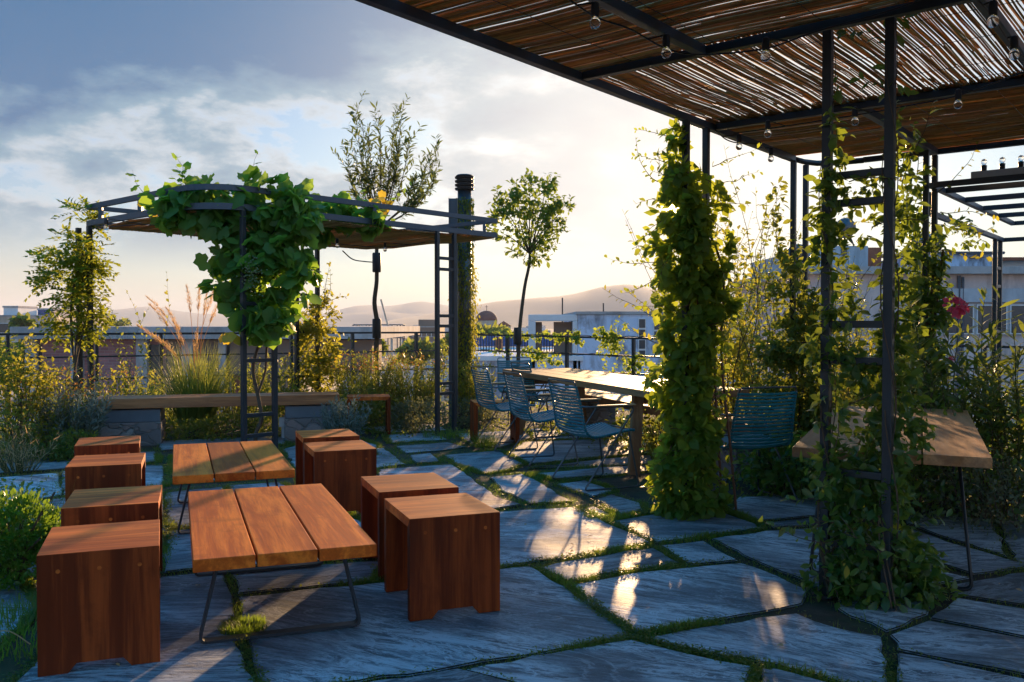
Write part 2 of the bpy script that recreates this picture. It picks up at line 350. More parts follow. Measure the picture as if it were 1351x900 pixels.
# slabs
def slabmat(name, tint):
    m, t, b = newmat(name)
    ri = island(t)
    geo = t.nodes.new('ShaderNodeTexCoord')
    rot = t.nodes.new('ShaderNodeVectorRotate'); rot.rotation_type = 'Z_AXIS'
    L(t, geo.outputs['Object'], rot.inputs['Vector']); L(t, math_(t, 'MULTIPLY_ADD', ri, 1.2, -0.5), rot.inputs['Angle'])
    off = N('ShaderNodeVectorMath', t, operation='ADD'); cm = t.nodes.new('ShaderNodeCombineXYZ')
    L(t, math_(t, 'MULTIPLY', ri, 37.0), cm.inputs[0]); L(t, math_(t, 'MULTIPLY', ri, 91.0), cm.inputs[1]); L(t, rot.outputs[0], off.inputs[0]); L(t, cm.outputs[0], off.inputs[1])
    def mp(s):
        q = t.nodes.new('ShaderNodeMapping'); q.inputs['Scale'].default_value = s; L(t, off.outputs[0], q.inputs[0]); return q.outputs[0]
    a = noise(t, mp((1.2, 5, 1)), 1.0, 8, 0.65, 1.2)
    s = noise(t, mp((2.5, 26, 3)), 1.0, 8, 0.75, 0.9)
    sp = noise(t, mp((9, 14, 9)), 6.0, 6, 0.8)
    gg = math_(t, 'MULTIPLY_ADD', s, 0.75, math_(t, 'MULTIPLY_ADD', a, 0.7, math_(t, 'MULTIPLY_ADD', sp, 0.5, -0.48)))
    base = ramp(t, gg, [(0.22, tuple(q * 0.30 for q in tint)), (0.45, tuple(q * 0.8 for q in tint)), (0.60, tuple(min(1, q * 1.5) for q in tint)), (0.78, tuple(min(1, q * 2.3) for q in tint))])
    brn = math_(t, 'MULTIPLY_ADD', noise(t, mp((0.9, 2.2, 1)), 1.6, 5, 0.6, 0.8), 5.0, -2.9, clamp=True)
    base = mixc(t, math_(t, 'MULTIPLY', brn, 0.65), base, (0.15, 0.125, 0.10))
    vn = noise(t, mp((0.9, 2.6, 1)), 1.3, 10, 0.62, 2.6)
    vein = math_(t, 'ABSOLUTE', math_(t, 'SUBTRACT', vn, 0.5)); vein = math_(t, 'MULTIPLY_ADD', vein, -42.0, 1.0, clamp=True)
    wm = math_(t, 'MULTIPLY_ADD', noise(t, mp((0.8, 1.6, 1)), 1.1, 4, 0.5, 0.5), 8.0, -3.3, clamp=True)
    patch = math_(t, 'MULTIPLY', math_(t, 'MULTIPLY_ADD', noise(t, mp((2.0, 9, 2)), 1.2, 10, 0.85, 1.8), 11.0, -5.05, clamp=True), wm)
    wh = math_(t, 'MAXIMUM', math_(t, 'MULTIPLY', vein, math_(t, 'MULTIPLY_ADD', wm, 0.6, 0.35)), math_(t, 'MULTIPLY', patch, 0.85))
    base = mixc(t, wh, base, (0.52, 0.58, 0.64))
    vv = math_(t, 'MULTIPLY_ADD', ri, 0.7, 0.7); k3 = t.nodes.new('ShaderNodeCombineXYZ'); [L(t, vv, k3.inputs[i]) for i in range(3)]
    base = mixc(t, 1.0, base, k3.outputs[0], 'MULTIPLY')
    # the sawn and split side faces get a darker colour
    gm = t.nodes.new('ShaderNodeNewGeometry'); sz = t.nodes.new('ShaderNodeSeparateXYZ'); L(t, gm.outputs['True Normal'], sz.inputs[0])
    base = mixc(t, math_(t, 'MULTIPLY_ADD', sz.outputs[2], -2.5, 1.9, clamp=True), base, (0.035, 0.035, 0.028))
    L(t, base, b.inputs['Base Color'])
    L(t, math_(t, 'MULTIPLY_ADD', gg, 0.30, 0.46), b.inputs['Roughness']); b.inputs['Specular IOR Level'].default_value = 0.32
    hh = math_(t, 'MULTIPLY_ADD', sp, 0.25, math_(t, 'MULTIPLY_ADD', s, 0.5, a))
    bump(t, b, hh, 0.8, 0.014); return m
M['slab'] = slabmat('blue grey schist slab', (0.135, 0.155, 0.18))
M['slab_pink'] = slabmat('purple schist slab', (0.20, 0.12, 0.135))
# soil
m, t, b = newmat('soil and moss'); v = objc(t); n = noise(t, v, 9, 8, 0.7); n2 = noise(t, v, 2.0, 4)
L(t, mixc(t, math_(t, 'MULTIPLY_ADD', n2, 4.0, -1.7, clamp=True), ramp(t, n, [(0.3, (0.03, 0.022, 0.014)), (0.7, (0.08, 0.055, 0.035))]), ramp(t, n, [(0.3, (0.02, 0.04, 0.01)), (0.7, (0.05, 0.08, 0.02))])), b.inputs['Base Color'])
b.inputs['Roughness'].default_value = 0.95; bump(t, b, n, 0.8, 0.02); M['soil'] = m
# masonry
m, t, b = newmat('rubble masonry'); v = objc(t, (1, 1, 1.7))
vo = N('ShaderNodeTexVoronoi', t, feature='DISTANCE_TO_EDGE'); vo.inputs['Scale'].default_value = 6.5
wv = N('ShaderNodeVectorMath', t, operation='ADD'); nn = t.nodes.new('ShaderNodeTexNoise'); nn.inputs['Scale'].default_value = 4; L(t, v, nn.inputs[0])
sc_ = N('ShaderNodeVectorMath', t, operation='SCALE'); L(t, nn.outputs['Color'], sc_.inputs[0]); sc_.inputs['Scale'].default_value = 0.25
L(t, v, wv.inputs[0]); L(t, sc_.outputs[0], wv.inputs[1]); L(t, wv.outputs[0], vo.inputs['Vector'])
vc = N('ShaderNodeTexVoronoi', t); vc.inputs['Scale'].default_value = 6.5; L(t, wv.outputs[0], vc.inputs['Vector'])
hs = N('ShaderNodeSeparateColor', t); L(t, vc.outputs['Color'], hs.inputs[0])
stone = ramp(t, hs.outputs[0], [(0.0, (0.16, 0.14, 0.14)), (0.4, (0.26, 0.22, 0.21)), (0.7, (0.34, 0.25, 0.23)), (1.0, (0.42, 0.40, 0.38))])
stone = mixc(t, math_(t, 'MULTIPLY_ADD', noise(t, v, 30, 6, 0.7), 1.0, -0.2, clamp=True), stone, (0.12, 0.12, 0.13))
jm = math_(t, 'MULTIPLY_ADD', vo.outputs['Distance'], 22.0, -0.3, clamp=True)
L(t, mixc(t, jm, (0.22, 0.21, 0.20), stone), b.inputs['Base Color']); b.inputs['Roughness'].default_value = 0.9
bump(t, b, math_(t, 'MULTIPLY_ADD', noise(t, v, 30, 6, 0.7), 0.3, jm), 0.9, 0.02); M['masonry'] = m
# red brick wall
m, t, b = newmat('red brick'); v = objc(t, (1, 1, 1), (R(90), 0, 0)); br = t.nodes.new('ShaderNodeTexBrick'); L(t, v, br.inputs[0])
br.inputs['Scale'].default_value = 1.0; br.inputs['Brick Width'].default_value = 0.42; br.inputs['Row Height'].default_value = 0.15; br.inputs['Mortar Size'].default_value = 0.012
br.inputs['Color1'].default_value = (0.44, 0.20, 0.19, 1); br.inputs['Color2'].default_value = (0.34, 0.155, 0.15, 1); br.inputs['Mortar'].default_value = (0.40, 0.27, 0.25, 1)
L(t, br.outputs[0], b.inputs['Base Color']); b.inputs['Roughness'].default_value = 0.9; M['brick'] = m
# stained blue-white wall
m, t, b = newmat('stained blue white render'); v = objc(t, (1, 1, 0.35)); n = noise(t, v, 1.6, 9, 0.7, 0.8); v2 = objc(t); n3 = noise(t, v2, 0.35, 6, 0.6, 0.4)
st = math_(t, 'MULTIPLY_ADD', math_(t, 'ADD', n, math_(t, 'MULTIPLY', n3, 0.9)), 5.0, -4.45, clamp=True)
L(t, mixc(t, st, (0.60, 0.70, 0.86), (0.22, 0.21, 0.23)), b.inputs['Base Color']); b.inputs['Roughness'].default_value = 0.9; M['stained'] = m
# hills
m, t, b = newmat('hillside scrub'); v = objc(t); n = noise(t, v, 0.004, 8, 0.7)
L(t, ramp(t, n, [(0.35, (0.05, 0.055, 0.04)), (0.65, (0.10, 0.09, 0.07))]), b.inputs['Base Color']); b.inputs['Roughness'].default_value = 1.0; M['hill'] = m
m, t, b = newmat('city ground'); v = objc(t); n = noise(t, v, 0.02, 8, 0.7)
L(t, ramp(t, n, [(0.35, (0.06, 0.08, 0.04)), (0.5, (0.16, 0.14, 0.12)), (0.65, (0.26, 0.24, 0.22))]), b.inputs['Base Color']); b.inputs['Roughness'].default_value = 1.0; M['ground'] = m
# bulb glass
m, t, b = newmat('clear bulb glass'); b.inputs['Base Color'].default_value = (1, 0.97, 0.9, 1); b.inputs['Roughness'].default_value = 0.03; b.inputs['Transmission Weight'].default_value = 1.0; b.inputs['IOR'].default_value = 1.25; M['glass'] = m
# ------------------------------------------------------------------ foliage engine
rng = np.random.default_rng(11)
def _t(v, f): return np.array(v, float), f
TM = {
 'oval': _t([(0, 0, 0), (-.2, .3, .07), (0, .33, 0), (.2, .3, .07), (-.24, .62, .05), (0, .66, -.02), (.24, .62, .05), (0, 1, -.1)],
            [(0, 2, 1), (0, 3, 2), (1, 2, 5, 4), (2, 3, 6, 5), (4, 5, 7), (5, 6, 7)]),
 'long': _t([(0, 0, 0), (-.075, .35, .02), (.075, .35, .02), (-.06, .7, -.01), (.06, .7, -.01), (0, 1, -.08)],
            [(0, 2, 1), (1, 2, 4, 3), (3, 4, 5)]),
 'blade': _t([(-.02, 0, 0), (.02, 0, 0), (-.016, .45, 0.02), (.016, .45, 0.02), (0, 1, .12)], [(0, 1, 3, 2), (2, 3, 4)]),
 'small': _t([(0, 0, 0), (-.25, .5, .05), (.25, .5, .05), (0, 1, -.05)], [(0, 2, 3, 1)]),
}
ang = [(-150, .44), (-118, .52), (-100, .44), (-78, .54), (-52, .57), (-27, .47), (0, .62), (27, .47), (52, .57), (78, .54), (100, .44), (118, .52), (150, .44), (180, .22)]
TM['lobed'] = _t([(0, .42, .05)] + [(r_ * math.sin(R(a_)), .42 + r_ * math.cos(R(a_)), -.10 * (r_ / .6) ** 2 * (1 if i % 2 else .3)) for i, (a_, r_) in enumerate(ang)],
                 [(0, i + 1, (i + 1) % 14 + 1) for i in range(14)])
def unit(a): return a / np.maximum(np.linalg.norm(a, axis=1, keepdims=True), 1e-9)
def leafmesh(name, mat, parent, P, D, Nn, S, tmpl, wscale=1.0):
    tv, tf = TM[tmpl]; n = len(P); k = len(tv)
    D = unit(D); X = unit(np.cross(D, Nn)); Nn = np.cross(X, D)
    S = np.broadcast_to(S, (n,))
    if parent is not None:
        P = P - np.array(parent.location)[None]
    W = S[:, None, None]
    vs = P[:, None, :] + W * (tv[None, :, 0:1] * wscale * X[:, None] + tv[None, :, 1:2] * D[:, None] + tv[None, :, 2:3] * Nn[:, None])
    vs = vs.reshape(-1, 3)
    lt = np.array([len(f) for f in tf]); idx = np.concatenate([np.array(f) for f in tf])
    allidx = (idx[None] + (np.arange(n) * k)[:, None]).ravel(); tot = np.tile(lt, n); start = np.concatenate([[0], np.cumsum(tot)[:-1]])
    me = bpy.data.meshes.new(name); me.vertices.add(len(vs)); me.vertices.foreach_set('co', vs.astype(np.float32).ravel())
    me.loops.add(len(allidx)); me.loops.foreach_set('vertex_index', allidx.astype(np.int32))
    me.polygons.add(len(tot)); me.polygons.foreach_set('loop_start', start.astype(np.int32)); me.polygons.foreach_set('loop_total', tot.astype(np.int32))
    me.materials.append(mat); me.update(calc_edges=True); me.validate()
    o = bpy.data.objects.new(name, me); col.objects.link(o)
    if parent is not None: o.parent = parent
    return o
def ell(c, r, n, clumps=12, cs=0.35, shell=0.6):
    """n points in an ellipsoid, gathered in clumps; returns P and outward direction"""
    c = np.array(c, float); r = np.array(r, float)
    q = unit(rng.normal(size=(clumps, 3))) * (rng.uniform(0, 1, (clumps, 1)) ** (1 / 3.) * (1 - shell) + shell) * 0.85
    k = rng.integers(0, clumps, n)
    p = q[k] + rng.normal(size=(n, 3)) * cs * rng.uniform(.5, 1.3, (clumps, 1))[k]
    l = np.linalg.norm(p, axis=1, keepdims=True); p = np.where(l > 1.12, p / l * rng.uniform(.8, 1.12, (n, 1)), p)
    return c + p * r, unit(p / r)
def pell(px, py, rx, ry, D, n, dr=None, **k):
    """ellipsoid given by where it stands in the view at distance D"""
    c = at(px, py, D=D); s = D / F
    rx, ry = rx * s, ry * s
    return ell(c, (rx, dr if dr else rx, ry), n, **k)
def foliage(name, mat, parent, sets, size, tmpl='oval', out=0.6, droop=0.3, up=0.5, rnd=0.7, jit=0.35, wscale=1.0, zmin=0.01):
    P = np.concatenate([a for a, b in sets]); O = np.concatenate([b for a, b in sets]); n = len(P)
    k = P[:, 2] > zmin; P, O = P[k], O[k]; n = len(P)
    D = O * out + rng.normal(size=(n, 3)) * rnd + np.array([0, 0, -droop])
    Nn = O * 0.6 + np.array([0, 0, up]) + rng.normal(size=(n, 3)) * 0.5
    S = size * np.exp(np.clip(rng.normal(size=n), -2, 1.25) * jit)
    return leafmesh(name, mat, parent, P, D, Nn, S, tmpl, wscale)
def shoots(mb, starts, dirs, length, n, wander=0.25, grav=0.0, r0=0.004, seg=8):
    """thin wandering stems; returns points and tangents along them for leaves"""
    PP, TT = [], []
    for s, d in zip(starts, dirs):
        p = Vector(s); d = Vector(d).normalized(); pts = [p.copy()]; st = length * random.uniform(.6, 1.3) / seg
        for i in range(seg):
            d = (d + Vector((random.gauss(0, 1), random.gauss(0, 1), random.gauss(0, 1))) * wander + Z * grav).normalized()
            p = p + d * st; pts.append(p.copy())
        mb.tube(pts, [r0 * (1 - 0.8 * i / seg) for i in range(seg + 1)], 4, False)
        for k in range(n):
            t = (k + random.random()) / n * seg; i = min(int(t), seg - 1); f = t - i
            PP.append(pts[i].lerp(pts[i + 1], f)); TT.append((pts[i + 1] - pts[i]).normalized())
    return np.array([tuple(v) for v in PP]), np.array([tuple(v) for v in TT])
def shootleaves(name, mat, parent, P, T, size, tmpl, spread=0.9, droop=0.1, jit=0.3, wscale=1.0):
    n = len(P); side = rng.normal(size=(n, 3)); side = unit(side - (side * T).sum(1, keepdims=True) * T)
    D = T * (1 - spread * 0.5) + side * spread + np.array([0, 0, -droop])
    Nn = T * 0.5 + np.array([0, 0, 0.6]) + rng.normal(size=(n, 3)) * 0.4
    return leafmesh(name, mat, parent, P, D, Nn, size * np.exp(np.clip(rng.normal(size=n), -2, 1.3) * jit), tmpl, wscale)
def grassclump(parent, name, mat, c, rad, n, h, lean=0.35, w=0.012, bend=0.5):
    """arching blades as strips of four quads"""
    vs = []; fs = []; c = Vector(c)
    if parent is not None: c = c - parent.location
    for i in range(n):
        a = random.uniform(0, 2 * math.pi); rr = rad * math.sqrt(random.random())
        b0 = c + Vector((math.cos(a) * rr, math.sin(a) * rr, 0)); az = a + random.gauss(0, .6)
        hh = h * random.uniform(.55, 1.1); out = Vector((math.cos(az), math.sin(az), 0)); ln = lean * random.uniform(.2, 1.5)
        sd = Vector((-out.y, out.x, 0)) * w * random.uniform(.6, 1.2); k = len(vs)
        for j in range(5):
            t = j / 4; p = b0 + out * (ln * hh * (t * .5 + bend * t * t * 1.2)) + Z * (hh * (t - bend * .35 * t * t * ln * 2))
            ww = (1 - t ** 1.5) * .5 + .02
            vs += [tuple(p - sd * ww), tuple(p + sd * ww)]
        for j in range(4): fs.append((k + 2 * j, k + 2 * j + 1, k + 2 * j + 3, k + 2 * j + 2))
    me = bpy.data.meshes.new(name); me.from_pydata(vs, [], fs); me.materials.append(mat)
    o = bpy.data.objects.new(name, me); col.objects.link(o)
    if parent is not None: o.parent = parent
    return o
# ================================================================== THE SETTING
def struct(o): o['kind'] = 'structure'; return o
b = MB(); b.add([(-14000, -3000, -14), (14000, -3000, -14), (14000, 14000, -14), (-14000, 14000, -14)], [(0, 1, 2, 3)]); struct(b.build('ground', M['ground']))
# roof terrace: bed of soil on a concrete slab, edge follows the railing
RC = at(612, 438.5, D=15.6); RL = at(-260, 442, D=10.4); RR = RC + Vector((0.80, -0.60, 0)) * 13
edge = [Vector((-16, -6, 0)), Vector((16, -6, 0)), Vector((RR.x + 3, RR.y - 2, 0)), Vector((RR.x, RR.y, 0)), Vector((RC.x, RC.y, 0)), Vector((RL.x, RL.y, 0)), Vector((-16, 6, 0))]
b = MB(); b.prism([p + Z * -0.30 for p in edge], Z, 0.283); struct(b.build('terrace', M['soil']))
b = MB(); b.prism([p * 1.0 + Vector((0, 0.15, -14)) for p in edge], Z, 13.65); struct(b.build('terrace_base', M['concrete']))
# paving: irregular schist slabs, corners as laid
SL = [
 [(505,693),(560,686),(656,675),(757,668),(802,690),(858,715),(754,733),(656,746),(500,766)],
 [(316,786),(444,773),(656,750),(700,746),(745,772),(833,836),(730,856),(600,877),(472,897),(352,915),(332,860),(318,825)],
 [(214,761),(296,753),(306,785),(308,830),(322,870),(338,925),(60,990),(20,900),(120,800)],
 [(302,752),(500,739),(496,764),(444,769),(314,781)],
 [(222,701),(290,694),(295,747),(217,755)],
 [(217,649),(294,641),(300,688),(222,696)],
 [(302,640),(368,636),(480,690),(500,734),(304,747)],
 [(199,614),(214,614),(216,641),(85,652),(80,622)],
 [(-140,640),(78,623),(80,652),(0,668),(-140,690)],
 [(-140,612),(95,598),(205,596),(206,609),(90,618),(-140,634)],
 [(-20,674),(80,656),(214,648),(218,690),(212,755),(60,800)],
 [(232,600),(360,590),(374,628),(294,633),(228,637)],
 [(208,582),(380,575),(376,586),(212,594)],
 [(374,592),(395,586),(494,599),(536,612),(497,617),(500,668),(402,640)],
 [(400,575),(452,572),(498,587),(493,596),(398,583)],
 [(497,591),(507,591),(533,611),(499,614)],
 [(511,573),(575,570),(590,579),(516,584)],
 [(522,588),(590,583),(617,589),(577,594),(536,597)],
 [(541,601),(568,598),(580,609),(549,611)],
 [(500,620),(595,613),(625,633),(655,656),(688,666),(655,671),(560,682),(503,690)],
 [(586,600),(655,594),(690,611),(668,620),(640,624),(602,611)],
 [(646,630),(690,625),(755,661),(700,664),(667,649)],
 [(697,617),(800,604),(858,600),(860,611),(740,616)],
 [(702,625),(800,616),(860,613),(866,620),(735,633)],
 [(735,638),(772,633),(809,647),(781,654)],
 [(788,658),(806,652),(843,663),(848,673),(816,679)],
 [(766,671),(783,667),(809,680),(789,684)],
 [(808,686),(850,679),(900,672),(958,676),(998,690),(1008,695),(917,707),(866,714)],
 [(714,748),(754,738),(862,722),(898,742),(874,746),(816,753),(748,766)],
 [(750,771),(816,759),(874,751),(924,746),(977,742),(1029,760),(1064,776),(1058,795),(1000,806),(900,824),(838,834)],
 [(871,718),(928,712),(973,737),(922,742),(906,741)],
 [(939,711),(1010,700),(1059,698),(1104,692),(1088,779),(1066,768),(1031,754),(980,732)],
 [(847,840),(900,831),(1000,814),(1050,808),(1110,828),(1163,838),(1170,905),(1120,902),(1020,875),(920,857)],
 [(612,883),(730,860),(833,843),(912,862),(993,878),(982,905),(965,960),(760,960),(680,900)],
 [(470,903),(604,883),(674,901),(750,960),(400,990)],
 [(1004,882),(1020,882),(1115,907),(1172,922),(1168,990),(975,990)],
 [(1184,862),(1351,896),(1520,930),(1520,1040),(1180,1020)],
 [(1174,838),(1225,819),(1280,829),(1351,843),(1520,878),(1520,922),(1351,890),(1184,857)],
 [(1226,813),(1262,787),(1351,801),(1520,828),(1520,872),(1351,837),(1280,823)],
 [(1264,783),(1242,772),(1351,754),(1520,732),(1520,822),(1351,796)],
 [(1112,761),(1215,742),(1280,760),(1240,768),(1224,808),(1170,830),(1104,800)],
 [(1106,700),(1188,693),(1250,715),(1351,743),(1351,749),(1285,757),(1218,738),(1112,754)],
 [(1190,677),(1309,684),(1329,734),(1255,711),(1197,690)],
 [(1318,684),(1400,688),(1520,702),(1520,726),(1351,747),(1336,736)],
 [(965,672),(975,655),(1090,652),(1185,675),(1183,689),(1100,676),(1003,686)],
 [(1010,690),(1100,681),(1110,688),(1060,694),(1020,696)],
 [(692,583),(810,579),(858,583),(860,596),(700,612),(672,598)],
 [(600,572),(690,567),(700,577),(660,590),(626,587)],
 [(470,563),(575,560),(590,568),(508,571)],
 [(-140,696),(-30,676),(50,802),(-60,900),(-140,960)],
 [(700,566),(800,563),(850,570),(850,578),(706,580)],
 [(868,585),(960,588),(960,640),(868,610)],
]
PINK = {19, 10}
def slabpoly(px):
    P = [at(x, y, z=0.0) for x, y in px]; n = len(P); out = []
    ctr = sum(P, Vector()) / n
    for i in range(n):
        a, b_ = P[i], P[(i + 1) % n]; l = (b_ - a).length; k = max(2, int(l / 0.09)); nn = (b_ - a).cross(Z).normalized()
        ph = random.random() * 9
        for j in range(k):
            t = j / k; w_ = math.sin(math.pi * t) if 0 < t < 1 else 0
            out.append(a.lerp(b_, t) + nn * (random.gauss(0, .008) + .005 * math.sin(ph + t * l * 5)) * (1 if j else .3))
    return out
SP = [slabpoly(s) for s in SL]
for nm, ids, mt in (('paving', [i for i in range(len(SL)) if i not in PINK], M['slab']), ('paving_purple', sorted(PINK), M['slab_pink'])):
    bm = bmesh.new()
    for i in ids:
        dz = random.uniform(-.007, .006)
        vs = [bm.verts.new((p.x, p.y, dz)) for p in SP[i]]; lo = [bm.verts.new((p.x, p.y, -.05)) for p in SP[i]]; n = len(vs)
        bm.faces.new(vs)
        for k in range(n): bm.faces.new((vs[k], lo[k], lo[(k + 1) % n], vs[(k + 1) % n]))
    bmesh.ops.recalc_face_normals(bm, faces=bm.faces)
    es = [e for e in bm.edges if e.verts[0].co.z > -.02 and e.verts[1].co.z > -.02]
    bmesh.ops.bevel(bm, geom=es, offset=.006, segments=2, affect='EDGES')
    me = bpy.data.meshes.new(nm); bm.to_mesh(me); bm.free(); me.materials.append(mt); o = bpy.data.objects.new(nm, me); col.objects.link(o); struct(o)
# grass and moss in the joints
gp = []; 
for P in SP:
    n = len(P)
    for i in range(n):
        a, b_ = P[i], P[(i + 1) % n]; l = (b_ - a).length; mid = (a + b_) / 2
        if mid.y > 13 or mid.y < 1.5 or abs(mid.x) > mid.y * 0.62 + .6: continue
        nn = (b_ - a).cross(Z).normalized()
        cpx = sum((q for q in P), Vector()) / n
        if (mid + nn * .01 - cpx).length < (mid - cpx).length: nn = -nn
        dn = 0.35 + 0.65 * math.sin(mid.x * 2.1 + 1.3 * math.sin(mid.y * 1.7)) + 0.45 * math.sin(mid.y * 5 + mid.x * 3.1)
        far = mid.y > 5.2
        thin = mid.x > 1.6 or (mid.y < 4.2 and mid.x > -.2 and mid.x > .9)
        m_ = l * (1500 if far else 1300) * max(0.12, dn) * (0.30 if thin else 1)
        k = int(m_) + (random.random() < m_ % 1)
        for _ in range(k):
            gp.append(a.lerp(b_, random.random()) + nn * (random.uniform(-.004, .040 if not far else .06)) + Z * -.015)
GP = np.array([tuple(p) for p in gp]); n = len(GP)
hs_ = rng.uniform(.018, .052, n) * (0.7 + 0.5 * np.sin(GP[:, 0] * 7) * np.sin(GP[:, 1] * 6)); 
D_ = np.concatenate([rng.normal(size=(n, 2)) * .42, np.ones((n, 1))], 1)
print('grass blades', n)
go = leafmesh('joint_grass', M['grass'], None, GP, D_, rng.normal(size=(n, 3)) + np.array([0, -1, .2]), hs_, 'blade', 2.0)
go['kind'] = 'stuff'
# moss tufts: tiny clover-like leaves lying low in the wider joints
sel = rng.integers(0, n, 60000); Q = GP[sel] + rng.normal(size=(60000, 3)) * np.array([.012, .012, .0]) + np.array([0, 0, .015])
mo = leafmesh('clover', M['l_shrub'], None, Q + np.array([0, 0, 1]) * rng.uniform(0, .014, (60000, 1)), rng.normal(size=(60000, 3)) * np.array([1, 1, .3]), np.array([[0, 0, 1.]]) + rng.normal(size=(60000, 3)) * .35, rng.uniform(.008, .018, 60000), 'small', 1.3)
mo['kind'] = 'stuff'
n = 150; fx = rng.uniform(-3.5, 4.5, n); fy = rng.uniform(2.6, 8.5, n); kk_ = (fx > .2) | (rng.uniform(size=n) < .35); fx, fy = fx[kk_], fy[kk_]; n = len(fx)
fl_ = leafmesh('fallen_leaves', M['plume'], None, np.stack([fx, fy, np.full(n, .012)], 1), rng.normal(size=(n, 3)) * np.array([1, 1, .08]), np.array([[0, 0, 1.]]) + rng.normal(size=(n, 3)) * .3, rng.uniform(.015, .045, n), 'oval', 1.0); fl_['kind'] = 'stuff'
# hills
def hills(name, pts, D, depth, seed):
    r2 = np.random.default_rng(seed); xs = np.array([p[0] for p in pts]); ys = np.array([p[1] for p in pts])
    px = np.linspace(xs[0], xs[-1], 220); py = np.interp(px, xs, ys)
    k = np.ones(5) / 5; py = np.convolve(np.pad(py, 2, 'edge'), k, 'valid'); py += np.convolve(r2.normal(size=224), k, 'valid')[:220] * .5
    rows = 26; vs = []; fs = []
    for j in range(rows):
        t = j / (rows - 1) * 1.35; prof = math.sin(min(t, 1) * math.pi / 2) ** 1.25 if t <= 1 else 1 - (t - 1) * 1.6
        for i in range(220):
            d = D - depth + depth * t; top = H + (428 - py[i]) * D / F
            gul = 1 + .05 * math.sin(i * .21 + j * .5 + seed) * math.sin(i * .077 + 1) * (1 - min(t, 1))
            vs.append(((px[i] - CX) / F * d, d, -15 + (top + 15) * prof * gul))
    for j in range(rows - 1):
        for i in range(219): a = j * 220 + i; fs.append((a, a + 1, a + 221, a + 220))
    me = bpy.data.meshes.new(name); me.from_pydata(vs, [], fs); me.materials.append(M['hill']); me.polygons.foreach_set('use_smooth', [True] * len(fs))
    o = bpy.data.objects.new(name, me); col.objects.link(o); return struct(o)
hills('hills', [(-300,424),(60,424),(130,412),(170,407),(203,404),(235,411),(270,414),(330,416),(400,414),(430,414),(455,407),(480,402),(505,405),(520,404),(555,397),(575,401),(600,405),(650,402),(700,410),(760,420),(860,425)], 8200, 2600, 3)
hills('foothills', [(-200,425),(330,424),(420,417),(460,414),(500,411),(540,414),(600,413),(660,417),(700,424)], 6600, 1200, 5)
hills('mountain', [(500,425),(580,412),(630,403),(665,398),(700,395),(740,392),(764,388),(790,381),(812,378),(832,377),(850,380),(880,389),(930,397),(1000,404),(1100,412),(1250,418),(1600,424)], 5600, 2600, 9)
# haze: the evening air over the city
hb = MB(); hb.box(-9500, 9500, -2500, 11500, -15, 275)
hm = bpy.data.materials.new('evening haze'); hm.use_nodes = True; ht = hm.node_tree; ht.nodes.clear()
pv = ht.nodes.new('ShaderNodeVolumePrincipled'); pv.inputs['Color'].default_value = (0.84, 0.90, 0.98, 1); pv.inputs['Density'].default_value = 0.00014; pv.inputs['Anisotropy'].default_value = 0.08
L(ht, pv.outputs[0], ht.nodes.new('ShaderNodeOutputMaterial').inputs['Volume'])
ho = hb.build('haze', hm); ho['kind'] = 'stuff'

# ================================================================== RIGHT PERGOLA
RZ = 2.72
rp = E('pergola', pg(0, 0), 'large dark steel pergola with a reed mat roof over the long table, top right', 'pergola')
def ladder(parent, a, b_, w, z0, z1, rungs, wd=0.042, mat=None, d1=E1, d2=E2):
    mat = mat or M['steel']
    f = MB(); f.post(a, z0, z1, wd, d1, d2); p1 = f.build('post', mat, parent, True, bevel=.003)
    f = MB(); f.post(b_, z0, z1, wd, d1, d2); f.build('post', mat, parent, True, bevel=.003)
    for q_ in (a, b_):
        f = MB(); f.obox((q_[0], q_[1], .006), d1 * wd * 1.15, d2 * wd * 1.15, Z * .005); f.build('base_plate', mat, parent, True)
    for z in rungs:
        f = MB(); dd = (Vector(b_) - Vector(a)); dd.z = 0; dd.normalize(); f.bar(Vector((a[0], a[1], z)) + dd * wd * .52, Vector((b_[0], b_[1], z)) - dd * wd * .52, wd * .8, wd * .8); f.build('rung', mat, parent, True, bevel=.003)
L1a = Vector((1.50, 4.27, 0)); L1b = L1a + E2 * .285
ladder(rp, L1a, L1b, .3, -.03, RZ - .03, [.26, .60, 1.13, 1.30, 1.87, 2.0])
L2a = pg(0, 0.03); L2b = pg(.30, .03); ladder(rp, L2a, L2b, .3, -.03, RZ - .03, [.3, .6, 1.2, 1.5, 2.2])
L3a = pg(1.93, .03); L3b = pg(2.20, .035); ladder(rp, L3a, L3b, .3, -.03, RZ - .03, [.3, .65, 1.2, 1.65, 1.82])
L4a = pg(2.15, 1.03); L4b = pg(2.42, 1.03); ladder(rp, L4a, L4b, .3, -.03, RZ - .03, [.3, .6, 1.2, 1.5])
f = MB()
beams = [((-4.4, 0), (2.0, 0)), ((-4.4, .78), (-1.26, .78)), ((.5, 1.03), (2.42, 1.03)), ((-4.4, 2.07), (2.42, 2.07)), ((-4.4, 4.2), (2.42, 4.2)),
         ((-4.38, .03), (-4.38, 5.6)), ((-1.23, .03), (-1.23, 5.6)), ((.47, .03), (.47, 5.6)), ((2.45, .45), (2.45, 5.6))]
for (a, b1) in beams:
    f = MB(); ww = .05; dz = 0 if a[1] == b1[1] else .003
    f.bar(pg(a[0], a[1], RZ + dz), pg(b1[0], b1[1], RZ + dz), ww, .05 - dz * 2); f.build('beam', M['steel_blue'] if a[1] in (0, .78, 1.03, 2.07) and a[1] == b1[1] else M['steel'], rp, True, bevel=.004)
